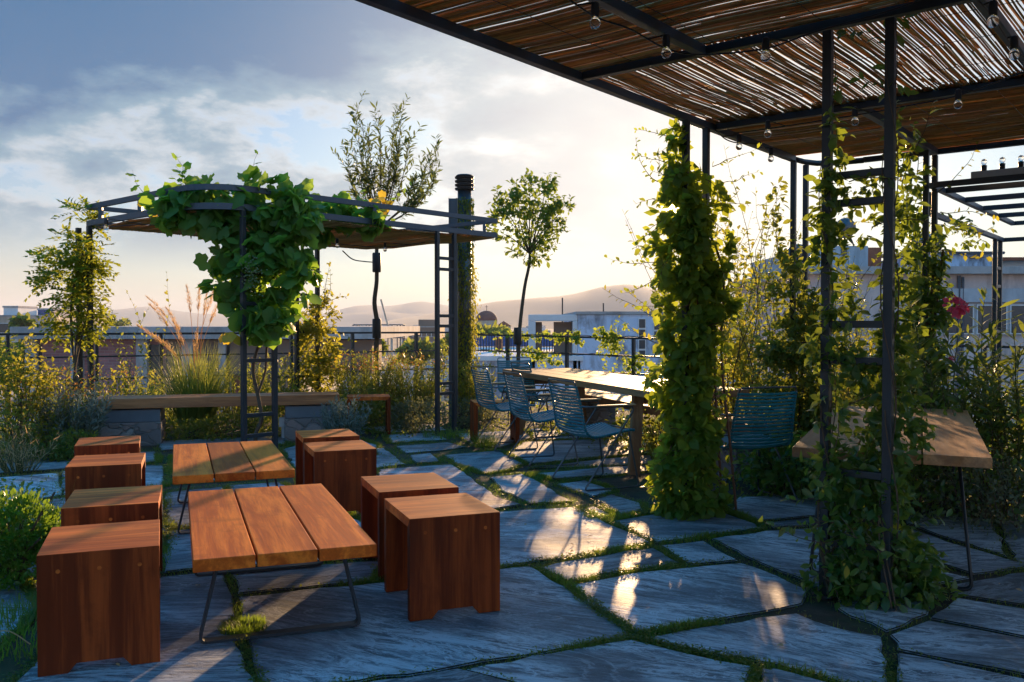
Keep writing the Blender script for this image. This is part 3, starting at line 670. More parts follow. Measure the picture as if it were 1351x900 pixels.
f = MB(); f.tube([pg(2.0, 0, RZ), pg(2.2, .02, RZ), pg(2.34, .08, RZ), pg(2.42, .22, RZ), pg(2.45, .45, RZ)], .025, 8); f.build('corner_tube', M['steel'], rp, True, smooth=True)
def reeds(name, parent, gridf, a0, a1, b0, b1, axis, z, pitch, dia, gap, cut=None, sag=.012, seed=1):
    rr = random.Random(seed); mb = MB(); run0, run1, c0, c1 = (a0, a1, b0, b1) if axis == 'a' else (b0, b1, a0, a1)
    x = c0
    while x < c1:
        if rr.random() > gap:
            s = run0 - rr.uniform(0, .05); 
            while s < run1:
                ln = rr.uniform(.9, 2.4); e = min(s + ln, run1 + rr.uniform(0, .04))
                sk = rr.gauss(0, .006); y0 = x + rr.gauss(0, .002); zz = z + rr.uniform(0, .010); pts = []
                nseg = max(2, int((e - s) / .35))
                for k in range(nseg + 1):
                    u = s + (e - s) * k / nseg; yy = y0 + sk * (k / nseg) + .003 * math.sin(u * 3 + x * 3) + rr.gauss(0, .0012); w_ = zz + sag * math.sin(u * 5.1 + x * 2) * .5 + rr.gauss(0, .001)
                    if cut and cut(u, yy, axis): continue
                    pts.append(gridf(u, yy, w_) if axis == 'a' else gridf(yy, u, w_))
                if len(pts) > 1: r_ = dia / 2 * rr.uniform(.7, 1.15); mb.tube(pts, [r_ * (1 if q % 2 else .93) for q in range(len(pts))], 5, True)
                s = e - rr.uniform(0, .12)
        x += pitch * rr.uniform(.75, 1.3)
    return mb.build(name, M['reed'], parent, True)
cutc = lambda u, y, ax: (y > 2.05 and u < .40 and (y - 2.05) ** 2 + (.4 - u) ** 2 > .16)
reeds('reed_mat', rp, pg, -4.4, -1.22, -.03, 5.6, 'b', RZ + .036, .0076, .0105, .01, seed=2)
reeds('reed_mat', rp, pg, -1.22, .48, -.01, 2.06, 'a', RZ + .036, .0088, .0092, .05, seed=3)
reeds('reed_mat', rp, pg, -1.22, .48, 2.09, 5.6, 'a', RZ + .036, .0088, .0092, .05, seed=4)
reeds('reed_mat', rp, pg, .49, 2.46, -.01, 5.6, 'b', RZ + .036, .0082, .0108, .01, cut=cutc, seed=5)
# binding wires of the mats
for a0_, a1_, b0_, b1_, ax_ in [(-4.4, -1.25, x_, x_, 'a') for x_ in (.35, .85, 1.4, 1.9, 2.5, 3.1, 3.7)] + [(.5, 2.4, x_, x_, 'a') for x_ in (.3, .8, 1.3, 1.8, 2.4, 3.0)] + [(x_, x_, .03, 5.5, 'b') for x_ in (-.95, -.5, 0.0, .3)]:
    f = MB(); f.tube(curve([pg(a0_ + (a1_ - a0_) * t_ / 6, b0_ + (b1_ - b0_) * t_ / 6, RZ + .029 - .004 * (t_ % 2)) for t_ in range(7)], 4), .0016, 5, False); f.build('binding_wire', M['steel'], rp, True)

# lower open frame beyond it, one thing of its own
fr = E('open_pergola_frame', L4b + Vector((0, 0, 0)), 'open steel frame without a mat, joined to the far corner of the reed pergola', 'pergola')
f0 = 2.42
def fg(a, b_, z): return pg(f0 + a, 1.03 + b_, z)
def barpart(nm, a, b_, w=.045, h=.045, mat='steel', par=None): g = MB(); g.bar(a, b_, w, h); g.build(nm, M[mat], par, True, bevel=.003)
for a, z in ((-.12, 2.43), (.28, 2.43), (1.0, 2.43), (1.75, 2.43), (2.5, 2.43), (3.4, 2.43)):
    barpart('beam', fg(a, 0.025, z), fg(a, 4.6, z), .045, .045, 'steel', fr)
barpart('beam', fg(-.12, 0, 2.43), fg(3.43, 0, 2.43), .045, .043, 'steel_blue', fr)
barpart('beam', fg(.28, -.1, 2.25), fg(3.43, -.1, 2.25), .045, .045, 'steel_blue', fr)
barpart('strut', fg(.29, -.1, 2.274), fg(.29, -.1, 2.43), .04, .04, 'steel', fr)
barpart('beam', fg(3.4, -.08, 2.25), fg(3.4, 4.6, 2.25), .04, .045, 'steel', fr)
A_, B_ = fg(3.0, -.1, 0), fg(3.28, -.1, 0)
ladder(fr, A_, B_, .3, -.03, 2.226, [.4, .62, .98, 1.22, 1.72, 1.92])
# row of clear flasks on a ledge
lt = E('light_tray', fg(.05, .55, 2.456), 'shallow grey tray holding a row of clear bulbs on top of the open frame', 'light tray')
g = MB(); g.bar(fg(.02, .28, 2.49), fg(.02, 2.6, 2.49), .16, .055); g.build('tray', M['grey_wall'], lt, True, bevel=.006)
for k in range(9):
    p = fg(.02, .36 + k * .13, 2.52); g = MB(); g.lathe(p, [(.02, 0), (.022, .05)], 10); so_ = g.build('socket', M['black'], lt, True, smooth=True)
    g = MB(); g.lathe(p, [(.010, .052), (.02, .068), (.023, .08), (.017, .095), (.004, .102)], 10); g.build('bulb', M['glass'], lt, True, smooth=True)
# ================================================================== LEFT PERGOLA
lp = E('vine_pergola', qg(0, 0), 'smaller steel pergola at the left with a curved top rail, smothered in grapevine', 'pergola')
ZU, ZL = 2.60, 2.42; LA, LB = 3.97, 2.52
def rail(z, inset, nm, w):
    r_ = .45; pts = []
    def q(a, b_): return qg(a, b_, z)
    P = [q(LA, inset), q(r_ + .2, inset)] + [q(inset + r_ * (1 - math.sin(t)), inset + r_ * (1 - math.cos(t))) for t in [k * math.pi / 16 for k in range(9)]] + [q(inset, r_ + .25), q(inset, LB)]
    g = MB()
    for i in range(len(P) - 1): 
        d = (P[i + 1] - P[i]).normalized() * (.012 if 0 < i < len(P) - 2 else 0)
        g.bar(P[i] - d, P[i + 1] + d, w * .7, w)
    return g.build(nm, M['steel_blue'], lp, True)
rail(ZU, 0, 'top_rail', .055); rail(ZL, 0, 'edge_rail', .06)
for a, b_, c_, d_ in ((LA, 0, LA, LB), (0.02, LB, LA, LB)):
    barpart('top_rail', qg(a, b_, ZU), qg(c_, d_, ZU), .04, .05, 'steel_blue', lp); barpart('edge_rail', qg(a, b_, ZL), qg(c_, d_, ZL), .04, .056, 'steel_blue', lp)
for a, b_ in ((3.75, 0), (2.0, 0), (0.75, 0), (0, 1.3), (0, 2.2), (LA, 1.5), (2, LB), (LA, LB - .05)):
    barpart('spacer', qg(a, b_, ZL + .03), qg(a, b_, ZU - .028), .04, .05, 'steel_blue', lp)
for a in (1.0, 2.0, 3.0):
    barpart('cross_beam', qg(a, .03, ZL - .01), qg(a, LB - .03, ZL - .01), .035, .035, 'steel', lp)
reeds('reed_mat', lp, qg, .03, LA - .03, .03, LB - .03, 'b', ZL - .05, .0100, .012, .02, seed=8, sag=.02, cut=lambda u, y, ax: (u < .45 and y < .45 and (u - .48) ** 2 + (y - .48) ** 2 > .2))
lad1 = qg(.37, 0); lad2 = qg(.715, 0); ladder(lp, lad1, lad2, .3, -.03, ZL - .03, [.22, .42, .95, 1.5, 1.8], .045)
lad3 = qg(2.94, .0); lad4 = qg(3.22, 0); ladder(lp, lad3, lad4, .3, -.03, ZL - .03, [.48, .60, 1.28, 1.40, 1.95, 2.08], .045)
lad5 = qg(.0, LB - .03); lad6 = qg(0, LB + .25); ladder(lp, lad5, lad6, .3, -.03, ZL - .03, [.3, .6, 1.2, 1.5], .05)
lad7 = qg(3.09, LB); lad8 = qg(2.75, LB); ladder(lp, lad8, lad7, .3, -.03, ZL - .03, [.3, .6, 1.2, 1.7], .05)
# steel column + flue behind
p = at(598, 428, D=11.9); g = MB(); 
g.obox((p.x, p.y, 1.47), Vector((.05, 0, 0)), Vector((0, .006, 0)), Z * 1.50)
g.obox((p.x - .053, p.y, 1.47), Vector((.004, 0, 0)), Vector((0, .05, 0)), Z * 1.50); g.obox((p.x + .053, p.y, 1.47), Vector((.004, 0, 0)), Vector((0, .05, 0)), Z * 1.50)
o = g.build('steel_column', M['steel_blue']); tag(o, 'dark I shaped steel column rising beside the creeper covered flue', 'column')
p = at(613, 428, D=12.4); fl = E('flue_pipe', (p.x, p.y, 0), 'round metal flue pipe with a ribbed black cap, standing behind the vine pergola', 'flue')
g = MB(); g.lathe((0, 0, 0), [(.095, -.03), (.095, 3.15)], 20); g.build('pipe', M['wire'], fl, smooth=True)
zt = H + (428 - 252) / F * 12.4
g = MB(); prof = [(.10, 0)]
for k in range(4): z_ = k * .052; prof += [(.10, z_ + .004), (.13, z_ + .006), (.135, z_ + .03), (.10, z_ + .038)]
prof += [(.12, .20), (.10, .215), (.02, .222)]
g.lathe((0, 0, zt), prof, 24); g.build('cap', M['black'], fl, smooth='auto')

# ================================================================== RAILING
ra = E('railing', (RC.x, RC.y, 0), 'thin dark metal railing with horizontal bars along the terrace edge, left stretch', 'railing')
def railrun(parent, A, B, zA, zB, n, dz, posts):
    d = (B - A)
    for k in range(n):
        g = MB(); a = A + Z * (zA - k * dz); b1 = B + Z * (zB - k * dz); g.bar(a, b1, .022, .022 if k else .03); g.build('rail', M['steel'], parent, True)
    for t in posts:
        p_ = A + d * t; g = MB(); zz = zA + (zB - zA) * t; g.obox((p_.x, p_.y, zz / 2 - .045), d.normalized() * .02, d.normalized().cross(Z) * .03, Z * (zz / 2 + .03)); g.build('post', M['steel'], parent, True)
RLg = Vector((RL.x, RL.y, 0)); RCg = Vector((RC.x, RC.y, 0)); RRg = Vector((RR.x, RR.y, 0))
def solve_t(A, B, px): # where a view column crosses the run
    r_ = ray(px, 428); d = B - A; k = r_.x / r_.y
    return (k * A.y - A.x) / (d.x - k * d.y)
railrun(ra, RLg, RCg, 1.175, 1.16, 4, .31, [solve_t(RLg, RCg, x) for x in (-120, 10, 127, 212, 300, 384, 465, 549)] + [1])
rb = E('railing', (RC.x + .1, RC.y - .1, 0), 'thin dark metal railing with trailing ivy behind the long dining table, right stretch', 'railing')
A2 = RCg + Vector((.04, -.04, 0))
railrun(rb, A2, RRg, 1.125, .98, 4, .27, [solve_t(A2, RRg, x) for x in (670, 748, 836, 930, 1040, 1160, 1300)])

# ================================================================== STOOLS
def make_stool():
    r_ = E('stool', (0, 0, 0), 'x', 'stool'); W_, Dp, Hh, T = .42, .50, .45, .042
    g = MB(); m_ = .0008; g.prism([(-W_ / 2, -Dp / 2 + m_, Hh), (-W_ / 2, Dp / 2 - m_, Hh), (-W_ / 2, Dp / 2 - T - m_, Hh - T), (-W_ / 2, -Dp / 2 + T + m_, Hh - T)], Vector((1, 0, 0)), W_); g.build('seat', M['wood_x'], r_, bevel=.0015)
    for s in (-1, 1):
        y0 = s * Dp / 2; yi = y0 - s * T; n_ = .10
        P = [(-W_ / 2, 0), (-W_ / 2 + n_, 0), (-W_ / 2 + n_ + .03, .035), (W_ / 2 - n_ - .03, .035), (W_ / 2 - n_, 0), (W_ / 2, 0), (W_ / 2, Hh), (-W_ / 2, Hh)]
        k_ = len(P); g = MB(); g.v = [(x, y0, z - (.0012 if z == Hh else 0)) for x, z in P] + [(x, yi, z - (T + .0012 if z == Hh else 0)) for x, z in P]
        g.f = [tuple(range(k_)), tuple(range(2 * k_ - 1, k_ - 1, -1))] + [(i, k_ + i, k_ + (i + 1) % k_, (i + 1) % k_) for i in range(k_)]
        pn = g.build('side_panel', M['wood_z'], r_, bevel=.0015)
        for x in (-.14, 0, .14):                       # wooden plugs over the screws
            g = MB(); yy = y0 + s * .0012
            g.tube([(x, yy - s * .004, Hh - .065), (x, yy, Hh - .065)], .008, 10); g.build('plug', M['wood_x'], pn)
    return r_
stool = make_stool()
SG = 'square hardwood stools on the terrace'
ST = [ # four top corners as seen (z .45) and label
 ([(49.3,732),(211.7,720),(66.7,696.7),(210,685)], 'brown wooden stool nearest the camera, front left beside the boxwood bush'),
 ([(81.7,668),(213.5,660),(92.7,649),(214,642)], 'brown wooden stool just behind the nearest left stool'),
 ([(91,617),(197,612),(89,602),(187,596)], 'brown wooden stool third from the front in the left row, beside the far low table'),
 ([(97,589),(191,584),(98,578),(186,575)], 'brown wooden stool farthest back in the left row, in front of the stone bench pier'),
 ([(541.7,683.3),(655.7,676.7),(511,657),(614,651)], 'brown wooden stool nearest on the right of the low tables, with sunlit slabs beside it'),
 ([(501.7,650),(604,643),(477.7,629),(570,622.7)], 'brown wooden stool tucked just behind the nearest right hand stool'),
 ([(415,596),(496,593),(402,583),(477,581)], 'brown wooden stool showing a full front panel to the right of the far low table'),
 ([(400,577),(475,575),(387,568),(462,567)], 'brown wooden stool at the back right, half hidden behind the one in front'),
]
for i, (cs, lb) in enumerate(ST):
    c_ = sum((at(x, y, z=.45) for x, y in cs), Vector()) / 4
    o = stool if i == 0 else copy_tree(stool)
    o.location = (c_.x, c_.y, 0); o.rotation_euler.z = TH + random.uniform(-.02, .02); tag(o, lb, 'stool', SG)
c_ = at(484, 522, z=.45); o = copy_tree(stool); o.location = (c_.x + .02, c_.y, 0); o.rotation_euler.z = TH + R(90) - R(10); tag(o, 'wooden stool at the right end of the long bench, open side to the camera', 'stool', SG)
c_ = at(652, 530, z=.45); o = copy_tree(stool); o.location = (c_.x, c_.y + .1, 0); o.rotation_euler.z = TH + R(90) - R(12); tag(o, 'wooden stool with its open side to the camera behind the left teal chair', 'stool', SG)
# ================================================================== LOW TABLES
def make_low():
    r_ = E('low_table', (0, 0, 0), 'x', 'table'); W_, Ln, Hh, T = .71, 1.50, .40, .05; pw = (W_ - .016) / 3
    for k in range(3):
        x0 = -W_ / 2 + k * (pw + .008); g = MB(); g.box(x0, x0 + pw, -Ln / 2, Ln / 2, Hh - T, Hh); g.build('plank', M['wood_y'], r_, bevel=.004)
    for y in (-.52, .52):
        P = rounded([(-.25, y, Hh - T - .004), (-.33, y, .006), (.33, y, .006), (.25, y, Hh - T - .004)], .035, 4); g = MB()
        nn = len(P)
        for q in range(nn):
            pr = P[max(q - 1, 0)]; nx = P[min(q + 1, nn - 1)]; tg = (nx - pr).normalized(); nr = Vector((tg.z, 0, -tg.x)) * .006
            for dy in (-.024, .024): g.v.append(tuple(P[q] + nr + Vector((0, dy, 0)))); g.v.append(tuple(P[q] - nr + Vector((0, dy, 0))))
        for q in range(nn - 1):
            a = q * 4; b1 = a + 4
            for m_, n_ in ((0, 1), (1, 3), (3, 2), (2, 0)): g.f.append((a + m_, a + n_, b1 + n_, b1 + m_))
        g.f.append((0, 1, 3, 2)); e_ = (nn - 1) * 4; g.f.append((e_, e_ + 2, e_ + 3, e_ + 1))
        g.build('leg', M['steel'], r_)
    for y in (-.52, .52): g = MB(); g.box(-.3, .3, y - .03, y + .03, Hh - T - .008, Hh - T - .0015); g.build('bracket', M['steel'], r_)
    return r_
low = make_low()
LT = [([(247,648),(425,638),(494,717),(256,741)], 'low slatted table of three orange brown planks nearest the camera'),
      ([(222.7,585),(356.7,580),(395.7,621.7),(230,630)], 'low table of three orange brown planks behind the nearer one')]
for i, (cs, lb) in enumerate(LT):
    c_ = sum((at(x, y, z=.40) for x, y in cs), Vector()) / 4; o = low if i == 0 else copy_tree(low)
    o.location = (c_.x, c_.y, 0); o.rotation_euler.z = TH; tag(o, lb, 'table', 'low plank tables')
# ================================================================== RIGHT SIDE TABLE
cs = [at(1056, 588, z=.68), at(1301, 607, z=.68), at(1274, 543, z=.68), at(1108, 533, z=.68)]
nearm = (cs[0] + cs[1]) / 2; farm = (cs[2] + cs[3]) / 2; ax = (farm - nearm); ln = ax.length; an = math.atan2(-ax.x, ax.y); c_ = (nearm + farm) / 2
print('side table len', ln, 'w', (cs[1] - cs[0]).length, (cs[2] - cs[3]).length)
o = E('side_table', (c_.x, c_.y, 0), 'wide plank table on thin black wire legs behind the near jasmine ladder, at the right', 'table', rz=an)
W_ = ((cs[1] - cs[0]).length + (cs[2] - cs[3]).length) / 2 * 1.02; pw = (W_ - .016) / 3
for k in range(3): x0 = -W_ / 2 + k * (pw + .008); g = MB(); g.box(x0, x0 + pw, -ln / 2, ln / 2, .63, .68); g.build('plank', M['table_wood'], o, bevel=.004)
for y, s in ((-ln / 2 + .22, -1), (ln / 2 - .55, 1)):
    for q in (0, .07):
        P = rounded([(-W_ / 2 + .13, y - s * q, .628), (-W_ / 2 + .07, y + s * .05 - s * q * .3, .008), (W_ / 2 - .07, y + s * .05 - s * q * .3, .008), (W_ / 2 - .13, y - s * q, .628)], .04, 4)
        g = MB(); g.tube(P, .008, 8); g.build('leg', M['black'], o, smooth=True)
# ================================================================== DINING TABLE AND BENCHES
dl = at(663, 487, z=.75); dr_ = at(750, 485.5, z=.75)
far_mid = (dl + dr_) / 2; LN = 3.95; wdt = .90
dax = Vector((.322, -.947, 0)).normalized()      # towards the camera
c_ = dl + dax * LN / 2 + Vector((.947, .322, 0)) * wdt / 2
an = math.atan2(dax.x, -dax.y)
dt = E('dining_table', (c_.x, c_.y, 0), 'long weathered plank dining table with slanted wooden legs, teal chairs along it', 'table', rz=an)
pw = (wdt - .018) / 4
for k in range(4): x0 = -wdt / 2 + k * (pw + .006); g = MB(); g.box(x0, x0 + pw, -LN / 2, LN / 2, .69, .75); g.build('plank', M['table_wood'], dt, bevel=.004)
for y, s in ((-LN / 2 + .55, -1), (LN / 2 - .6, 1)):
    for sx in (-1, 1):
        g = MB(); g.bar((sx * (wdt / 2 - .13), y, .688), (sx * (wdt / 2 - .04), y + s * .10, 0), .10, .05, up=Vector((0, 1, 0))); g.build('leg', M['table_wood_z'], dt, bevel=.004)
    g = MB(); g.box(-wdt / 2 + .19, wdt / 2 - .19, y - .03, y + .03, .60, .687); g.build('crossbar', M['table_wood_z'], dt, bevel=.004)
# bench behind the dining table
b0 = at(1020, 560, z=.45); bl = E('bench', (b0.x, b0.y, 0), 'long thick plank bench along the far side of the dining table, on stone piers', 'bench', rz=an)
g = MB(); g.box(-.22, -.003, 0, 4.4, .37, .45); g.build('plank', M['table_wood'], bl, bevel=.005)
g = MB(); g.box(.003, .22, 0, 4.4, .37, .45); g.build('plank', M['table_wood'], bl, bevel=.005)
g = MB(); g.box(-.30, .24, .10, .55, -.03, .365); g.build('pier', M['masonry'], bl, bevel=.008)
g = MB(); g.box(-.24, .24, 3.6, 4.0, -.03, .365); g.build('pier', M['masonry'], bl, bevel=.008)
# long bench at the left
a_ = at(121, 527, z=.50); e_ = at(448, 520.5, z=.50); d_ = (e_ - a_); ln = d_.length; an2 = math.atan2(d_.y, d_.x)
lb_ = E('bench', (a_.x, a_.y, 0), 'long two plank bench on two stone piers before the tall grasses', 'bench', rz=an2)
for y0, y1 in ((0, .23), (.238, .47)): g = MB(); g.box(0, ln, y0, y1, .39, .50); g.build('plank', M['bench_wood'], lb_, bevel=.005)
for x0, x1 in ((-.01, .68), (ln - .60, ln - .03)):
    g = MB(); g.box(x0, x1, .03, .47, .24, .375); g.build('cap_stone', M['slab_cap'] if 'slab_cap' in M else M['concrete_blue'] if 'concrete_blue' in M else M['grey_wall'], lb_, bevel=.008)
    g = MB(); g.box(x0 - .01, x1 + .01, .02, .48, -.03, .237); g.build('pier', M['masonry'], lb_, bevel=.012)
# small junction box on a stake
p = at(374, 578, z=0); jb = E('junction_box', (p.x, p.y, 0), 'small grey electrical box on a short post beside a stone pier', 'electrical box')
g = MB(); g.box(-.045, .045, -.03, .03, .13, .24); g.build('box', M['grey_wall'], jb, bevel=.006); g = MB(); g.box(-.02, .02, -.015, .015, -.03, .128); g.build('stake', M['grey_wall'], jb)
# ================================================================== CHAIRS (local x forward, y left)
def make_chair():
    r_ = E('chair', (0, 0, 0), 'x', 'chair')
    side = curve([(.25, .445), (.12, .44), (-.02, .415), (-.13, .41), (-.195, .45), (-.215, .54), (-.235, .66), (-.275, .84)], 6) if False else None
    prof = [(.25, .452), (.20, .455), (.05, .432), (-.08, .415), (-.16, .425), (-.205, .475), (-.222, .56), (-.245, .68), (-.285, .835)]
    cv = curve([(x, 0, z) for x, z in prof], 8)
    def wid(i, n_): t = i / n_; return .235 + .02 * math.sin(t * math.pi)
    n_ = len(cv) - 1; g = MB()
    for s in (-1, 1): g.tube([Vector((p.x, s * wid(i, n_), p.z)) for i, p in enumerate(cv)], .0065, 8)
    top = [Vector((-.285, -.235, .835)), Vector((-.292, -.225, .85)), Vector((-.305, -.1, .853)), Vector((-.31, 0, .853)), Vector((-.305, .1, .853)), Vector((-.292, .225, .85)), Vector((-.285, .235, .835))]
    g.tube(top, .0065, 8)
    g.tube([Vector((.25, -.235, .452)), Vector((.262, -.2, .447)), Vector((.262, .2, .447)), Vector((.25, .235, .452))], .0065, 8)
    g.tube([(.02, -.25, .41), (.02, .25, .41)], .0065, 8); g.tube([(-.1, -.25, .40), (-.1, .25, .40)], .0065, 8)
    g.build('frame', M['wire'], r_, smooth='auto')
    # slats
    ls = [0]
    for i in range(n_): ls.append(ls[-1] + (cv[i + 1] - cv[i]).length)
    tot = ls[-1]; k = 0; seat = MB(); back = MB(); s = .012
    while s < tot - .015:
        i = max(j for j in range(n_) if ls[j] <= s); t = (s - ls[i]) / (ls[i + 1] - ls[i]); p = cv[i].lerp(cv[i + 1], t); tg = (cv[i + 1] - cv[i]).normalized()
        nr = Vector((tg.z, 0, -tg.x)); nr = -nr if nr.z < 0 or (abs(nr.z) < .3 and nr.x < 0) else nr
        w_ = wid(i + t, n_); isb = p.z > .47 and p.x < 0; mb_ = back if isb else seat
        pts = [p + Vector((0, y, 0)) - nr * .022 * (1 - (y / w_) ** 2) + nr * .004 for y in np.linspace(-w_, w_, 9)]
        # flattened rod
        kk = len(mb_.v)
        for q, c0 in enumerate(pts):
            for a in range(8):
                th = a * math.pi / 4; mb_.v.append(tuple(c0 + tg * math.cos(th) * .0098 + nr * math.sin(th) * .0058))
        for q in range(8):
            for a in range(8): mb_.f.append((kk + q * 8 + a, kk + q * 8 + (a + 1) % 8, kk + (q + 1) * 8 + (a + 1) % 8, kk + (q + 1) * 8 + a))
        for ysgn in (-1, 1):                            # clip wrapped round the frame
            c0 = p + Vector((0, ysgn * w_, 0)); mb_.tube([c0 - tg * .0095, c0 + tg * .0095], .0115, 8)
        s += .0262
    seat.build('seat', M['teal'], r_, smooth='auto'); back.build('backrest', M['teal'], r_, smooth='auto')
    for s in (-1, 1):
        y = s * .285
        P = rounded([(.20, y, .645), (.215, y, .62), (-.235, y * 1.02, .008), (.26, y * 1.02, .008), (.19, s * .25, .44)], .035, 4)
        g = MB(); g.tube(P, .0075, 8); g.build('leg', M['wire'], r_, smooth='auto')
        g = MB(); g.tube(rounded([(-.235, s * .245, .66), (-.20, y, .655), (.20, y, .648)], .04, 4), .0065, 8); ar = g.build('arm', M['wire'], r_, smooth='auto')
        g = MB(); g.box(-.12, .225, y - .02, y + .02, .655, .668); g.build('armrest', M['bamboo'], ar, bevel=.005)
    return r_
chair = make_chair()
CH = [((.66, 7.28), TH + .05, 'teal slatted chair nearest the camera on the left side of the dining table'),
      ((.27, 8.42), TH - .02, 'teal slatted chair in the middle of the row left of the dining table'),
      ((-.08, 9.45), TH + .03, 'teal slatted chair farthest left, in front of the wooden stool'),
      ((.13, 11.75), TH - R(90), 'teal slatted chair at the far head of the dining table, facing the camera'),
      ((1.73, 6.62), TH + R(88), 'teal slatted chair right of the creeper column with its back to the camera'),
      ((.35, 10.55), TH + .1, 'teal slatted chair at the far left corner of the dining table')]
for i, ((x, y), rz, lb) in enumerate(CH):
    o = chair if i == 0 else copy_tree(chair); o.location = (x, y, 0); o.rotation_euler.z = rz; tag(o, lb, 'chair', 'teal chairs round the dining table')
# ================================================================== STRING LIGHTS
def strand(name, pts, bulbs, label, D=None, z=2.66):
    P = [at(x, y, z=z) for x, y in pts]; o = E(name, (P[0].x, P[0].y, P[0].z), label, 'string light', 'festoon lights')
    cv = curve(P, 8); g = MB(); g.tube(cv, .0045, 6); g.build('cable', M['black'], o, True, smooth=True)
    for x, y in bulbs:
        q = at(x, y, z=z - .10); c0 = min(cv, key=lambda v: (Vector((v.x, v.y, 0)) - Vector((q.x, q.y, 0))).length)
        b_ = Vector((q.x, q.y, c0.z)); g = MB(); g.tube([c0, b_], .004, 5, False); g.lathe((b_.x, b_.y, b_.z - .058), [(.017, 0), (.019, .02), (.016, .055), (.006, .062)], 12); s_ = g.build('socket', M['black'], o, True, smooth='auto')
        g = MB(); g.lathe((b_.x, b_.y, b_.z - .112), [(.003, 0), (.014, .003), (.0225, .015), (.024, .027), (.019, .042), (.013, .053)], 14); g.build('bulb', M['glass'], s_, True, smooth=True)
    return o
strand('string_light', [(735,-12),(785,22),(830,38),(879,64),(925,72),(1010,64),(1075,42),(1180,12),(1240,-12)], [(785,35),(879,74),(1010,78)], 'festoon cable with three clear bulbs crossing the near bays of the reed roof')
strand('string_light', [(1460,60),(1351,95),(1264,126),(1195,140),(1128,152),(1013,170),(968,176)], [(1264,141),(1128,163),(1013,179)], 'festoon cable with three clear bulbs along the middle beam of the reed roof')
strand('string_light', [(944,172),(958,184),(975,189),(1000,190),(1017,202),(1035,210),(1056,214)], [(975,196),(1017,212)], 'short drooping festoon cable with two bulbs along the outer edge of the reed roof')
strand('string_light', [(1270,-20),(1310,22),(1338,62),(1400,120)], [(1310,33),(1338,76)], 'festoon cable with two bulbs in the top right corner of the picture')
o = strand('string_light', [(120,302),(140,300),(200,296),(300,300),(420,318),(447,322),(507,326),(560,320)], [(140,302),(445,326),(508,331)], 'festoon cable with bulbs under the reed mat of the vine pergola', z=2.32)
# ================================================================== PLANTS
def plant(name, px, D, label, cat='shrub', group=None, z=0):
    p = at(px, 428, D=D); return E(name, (p.x, p.y, z), label, cat, group)
def wpt(px, py, D): return at(px, py, D=D)
# --- Virginia creeper column on the middle ladder
o = E('creeper', (1.26, 6.2, 0), 'dense Virginia creeper column on the pergola post, low sun breaking through its top', 'climbing plant')
C1 = [(905,665,37,24,620),(900,630,35,36,800),(912,575,28,42,680),(904,525,26,40,620),(912,480,27,38,600),(906,440,32,40,700),(920,395,34,36,620),(900,352,32,32,540),(916,315,32,30,470),(900,280,32,30,480),(905,245,26,28,340),(893,208,17,26,190),(892,182,9,15,60),(940,655,15,22,120),(872,650,14,24,110),(948,335,16,46,170),(946,270,9,26,50),(872,420,12,40,130),(955,425,12,40,130),(868,500,10,40,110),(940,570,10,36,90),(868,330,9,24,50)]
st = [pell(x, y, rx, ry, 6.12, n, dr=.18 if rx > 25 else .10, clumps=max(6, int(n / 40)), cs=.26) for x, y, rx, ry, n in C1]
st2 = []                                     # the low sun finds a gap here
sg_ = np.array(ray(893, 271)); sg_ = sg_ / np.linalg.norm(sg_); o0 = np.array([0, 0, H])
for p_, o_ in st:
    q_ = p_ - o0; dd_ = np.linalg.norm(q_ - (q_ @ sg_)[:, None] * sg_, axis=1); k_ = dd_ > .03 + .045 * rng.uniform(size=len(p_)) ** 1.5; st2.append((p_[k_], o_[k_]))
k_ = [i for i in range(len(st2))]
foliage('foliage', M['l_creeper'], o, st2, .062, 'oval', out=.7, droop=.45, up=.5, rnd=.75, wscale=1.3, jit=.45)
g = MB(); S0 = [wpt(x, y, 6.1) for x, y in ((893,185),(880,215),(868,300),(870,345),(865,370),(940,220),(945,240),(868,240),(900,180),(955,330))]
dirs = [(-1,0,.5),(-1,0,.25),(-1,0,-.5),(-1,-.1,-.1),(-1,0,-.35),(1,0,.25),(1,.1,.0),(-1,0,.5),(-.2,0,1),(1,0,.1)]
P, T = shoots(g, S0, dirs, .34, 14, .2, -.02, .003)
shootleaves('trailing_leaves', M['l_creeper'], o, P, T, .035, 'oval', wscale=1.1)
S1 = [wpt(random.uniform(872, 948), random.uniform(230, 640), 6.05) for _ in range(46)]
P, T = shoots(g, S1, [((1 if s_.x > 1.24 else -1) * random.uniform(.3, 1), random.gauss(-.4, .3), random.uniform(-.9, .5)) for s_ in S1], .24, 9, .25, -.08, .003)
shootleaves('hanging_sprays', M['l_creeper'], o, P, T, .055, 'oval', wscale=1.3)
for k in range(5): g.tube(curve([(1.2 + .09 * k, 6.2, 0), (1.18 + .08 * k, 6.15, .5), (1.25 + .05 * k, 6.2, 1.1), (1.2 + .06 * k, 6.15, 1.7), (1.2, 6.15, 2.2)], 4), .009, 6)
g.build('stem', M['redstem'], o, True)
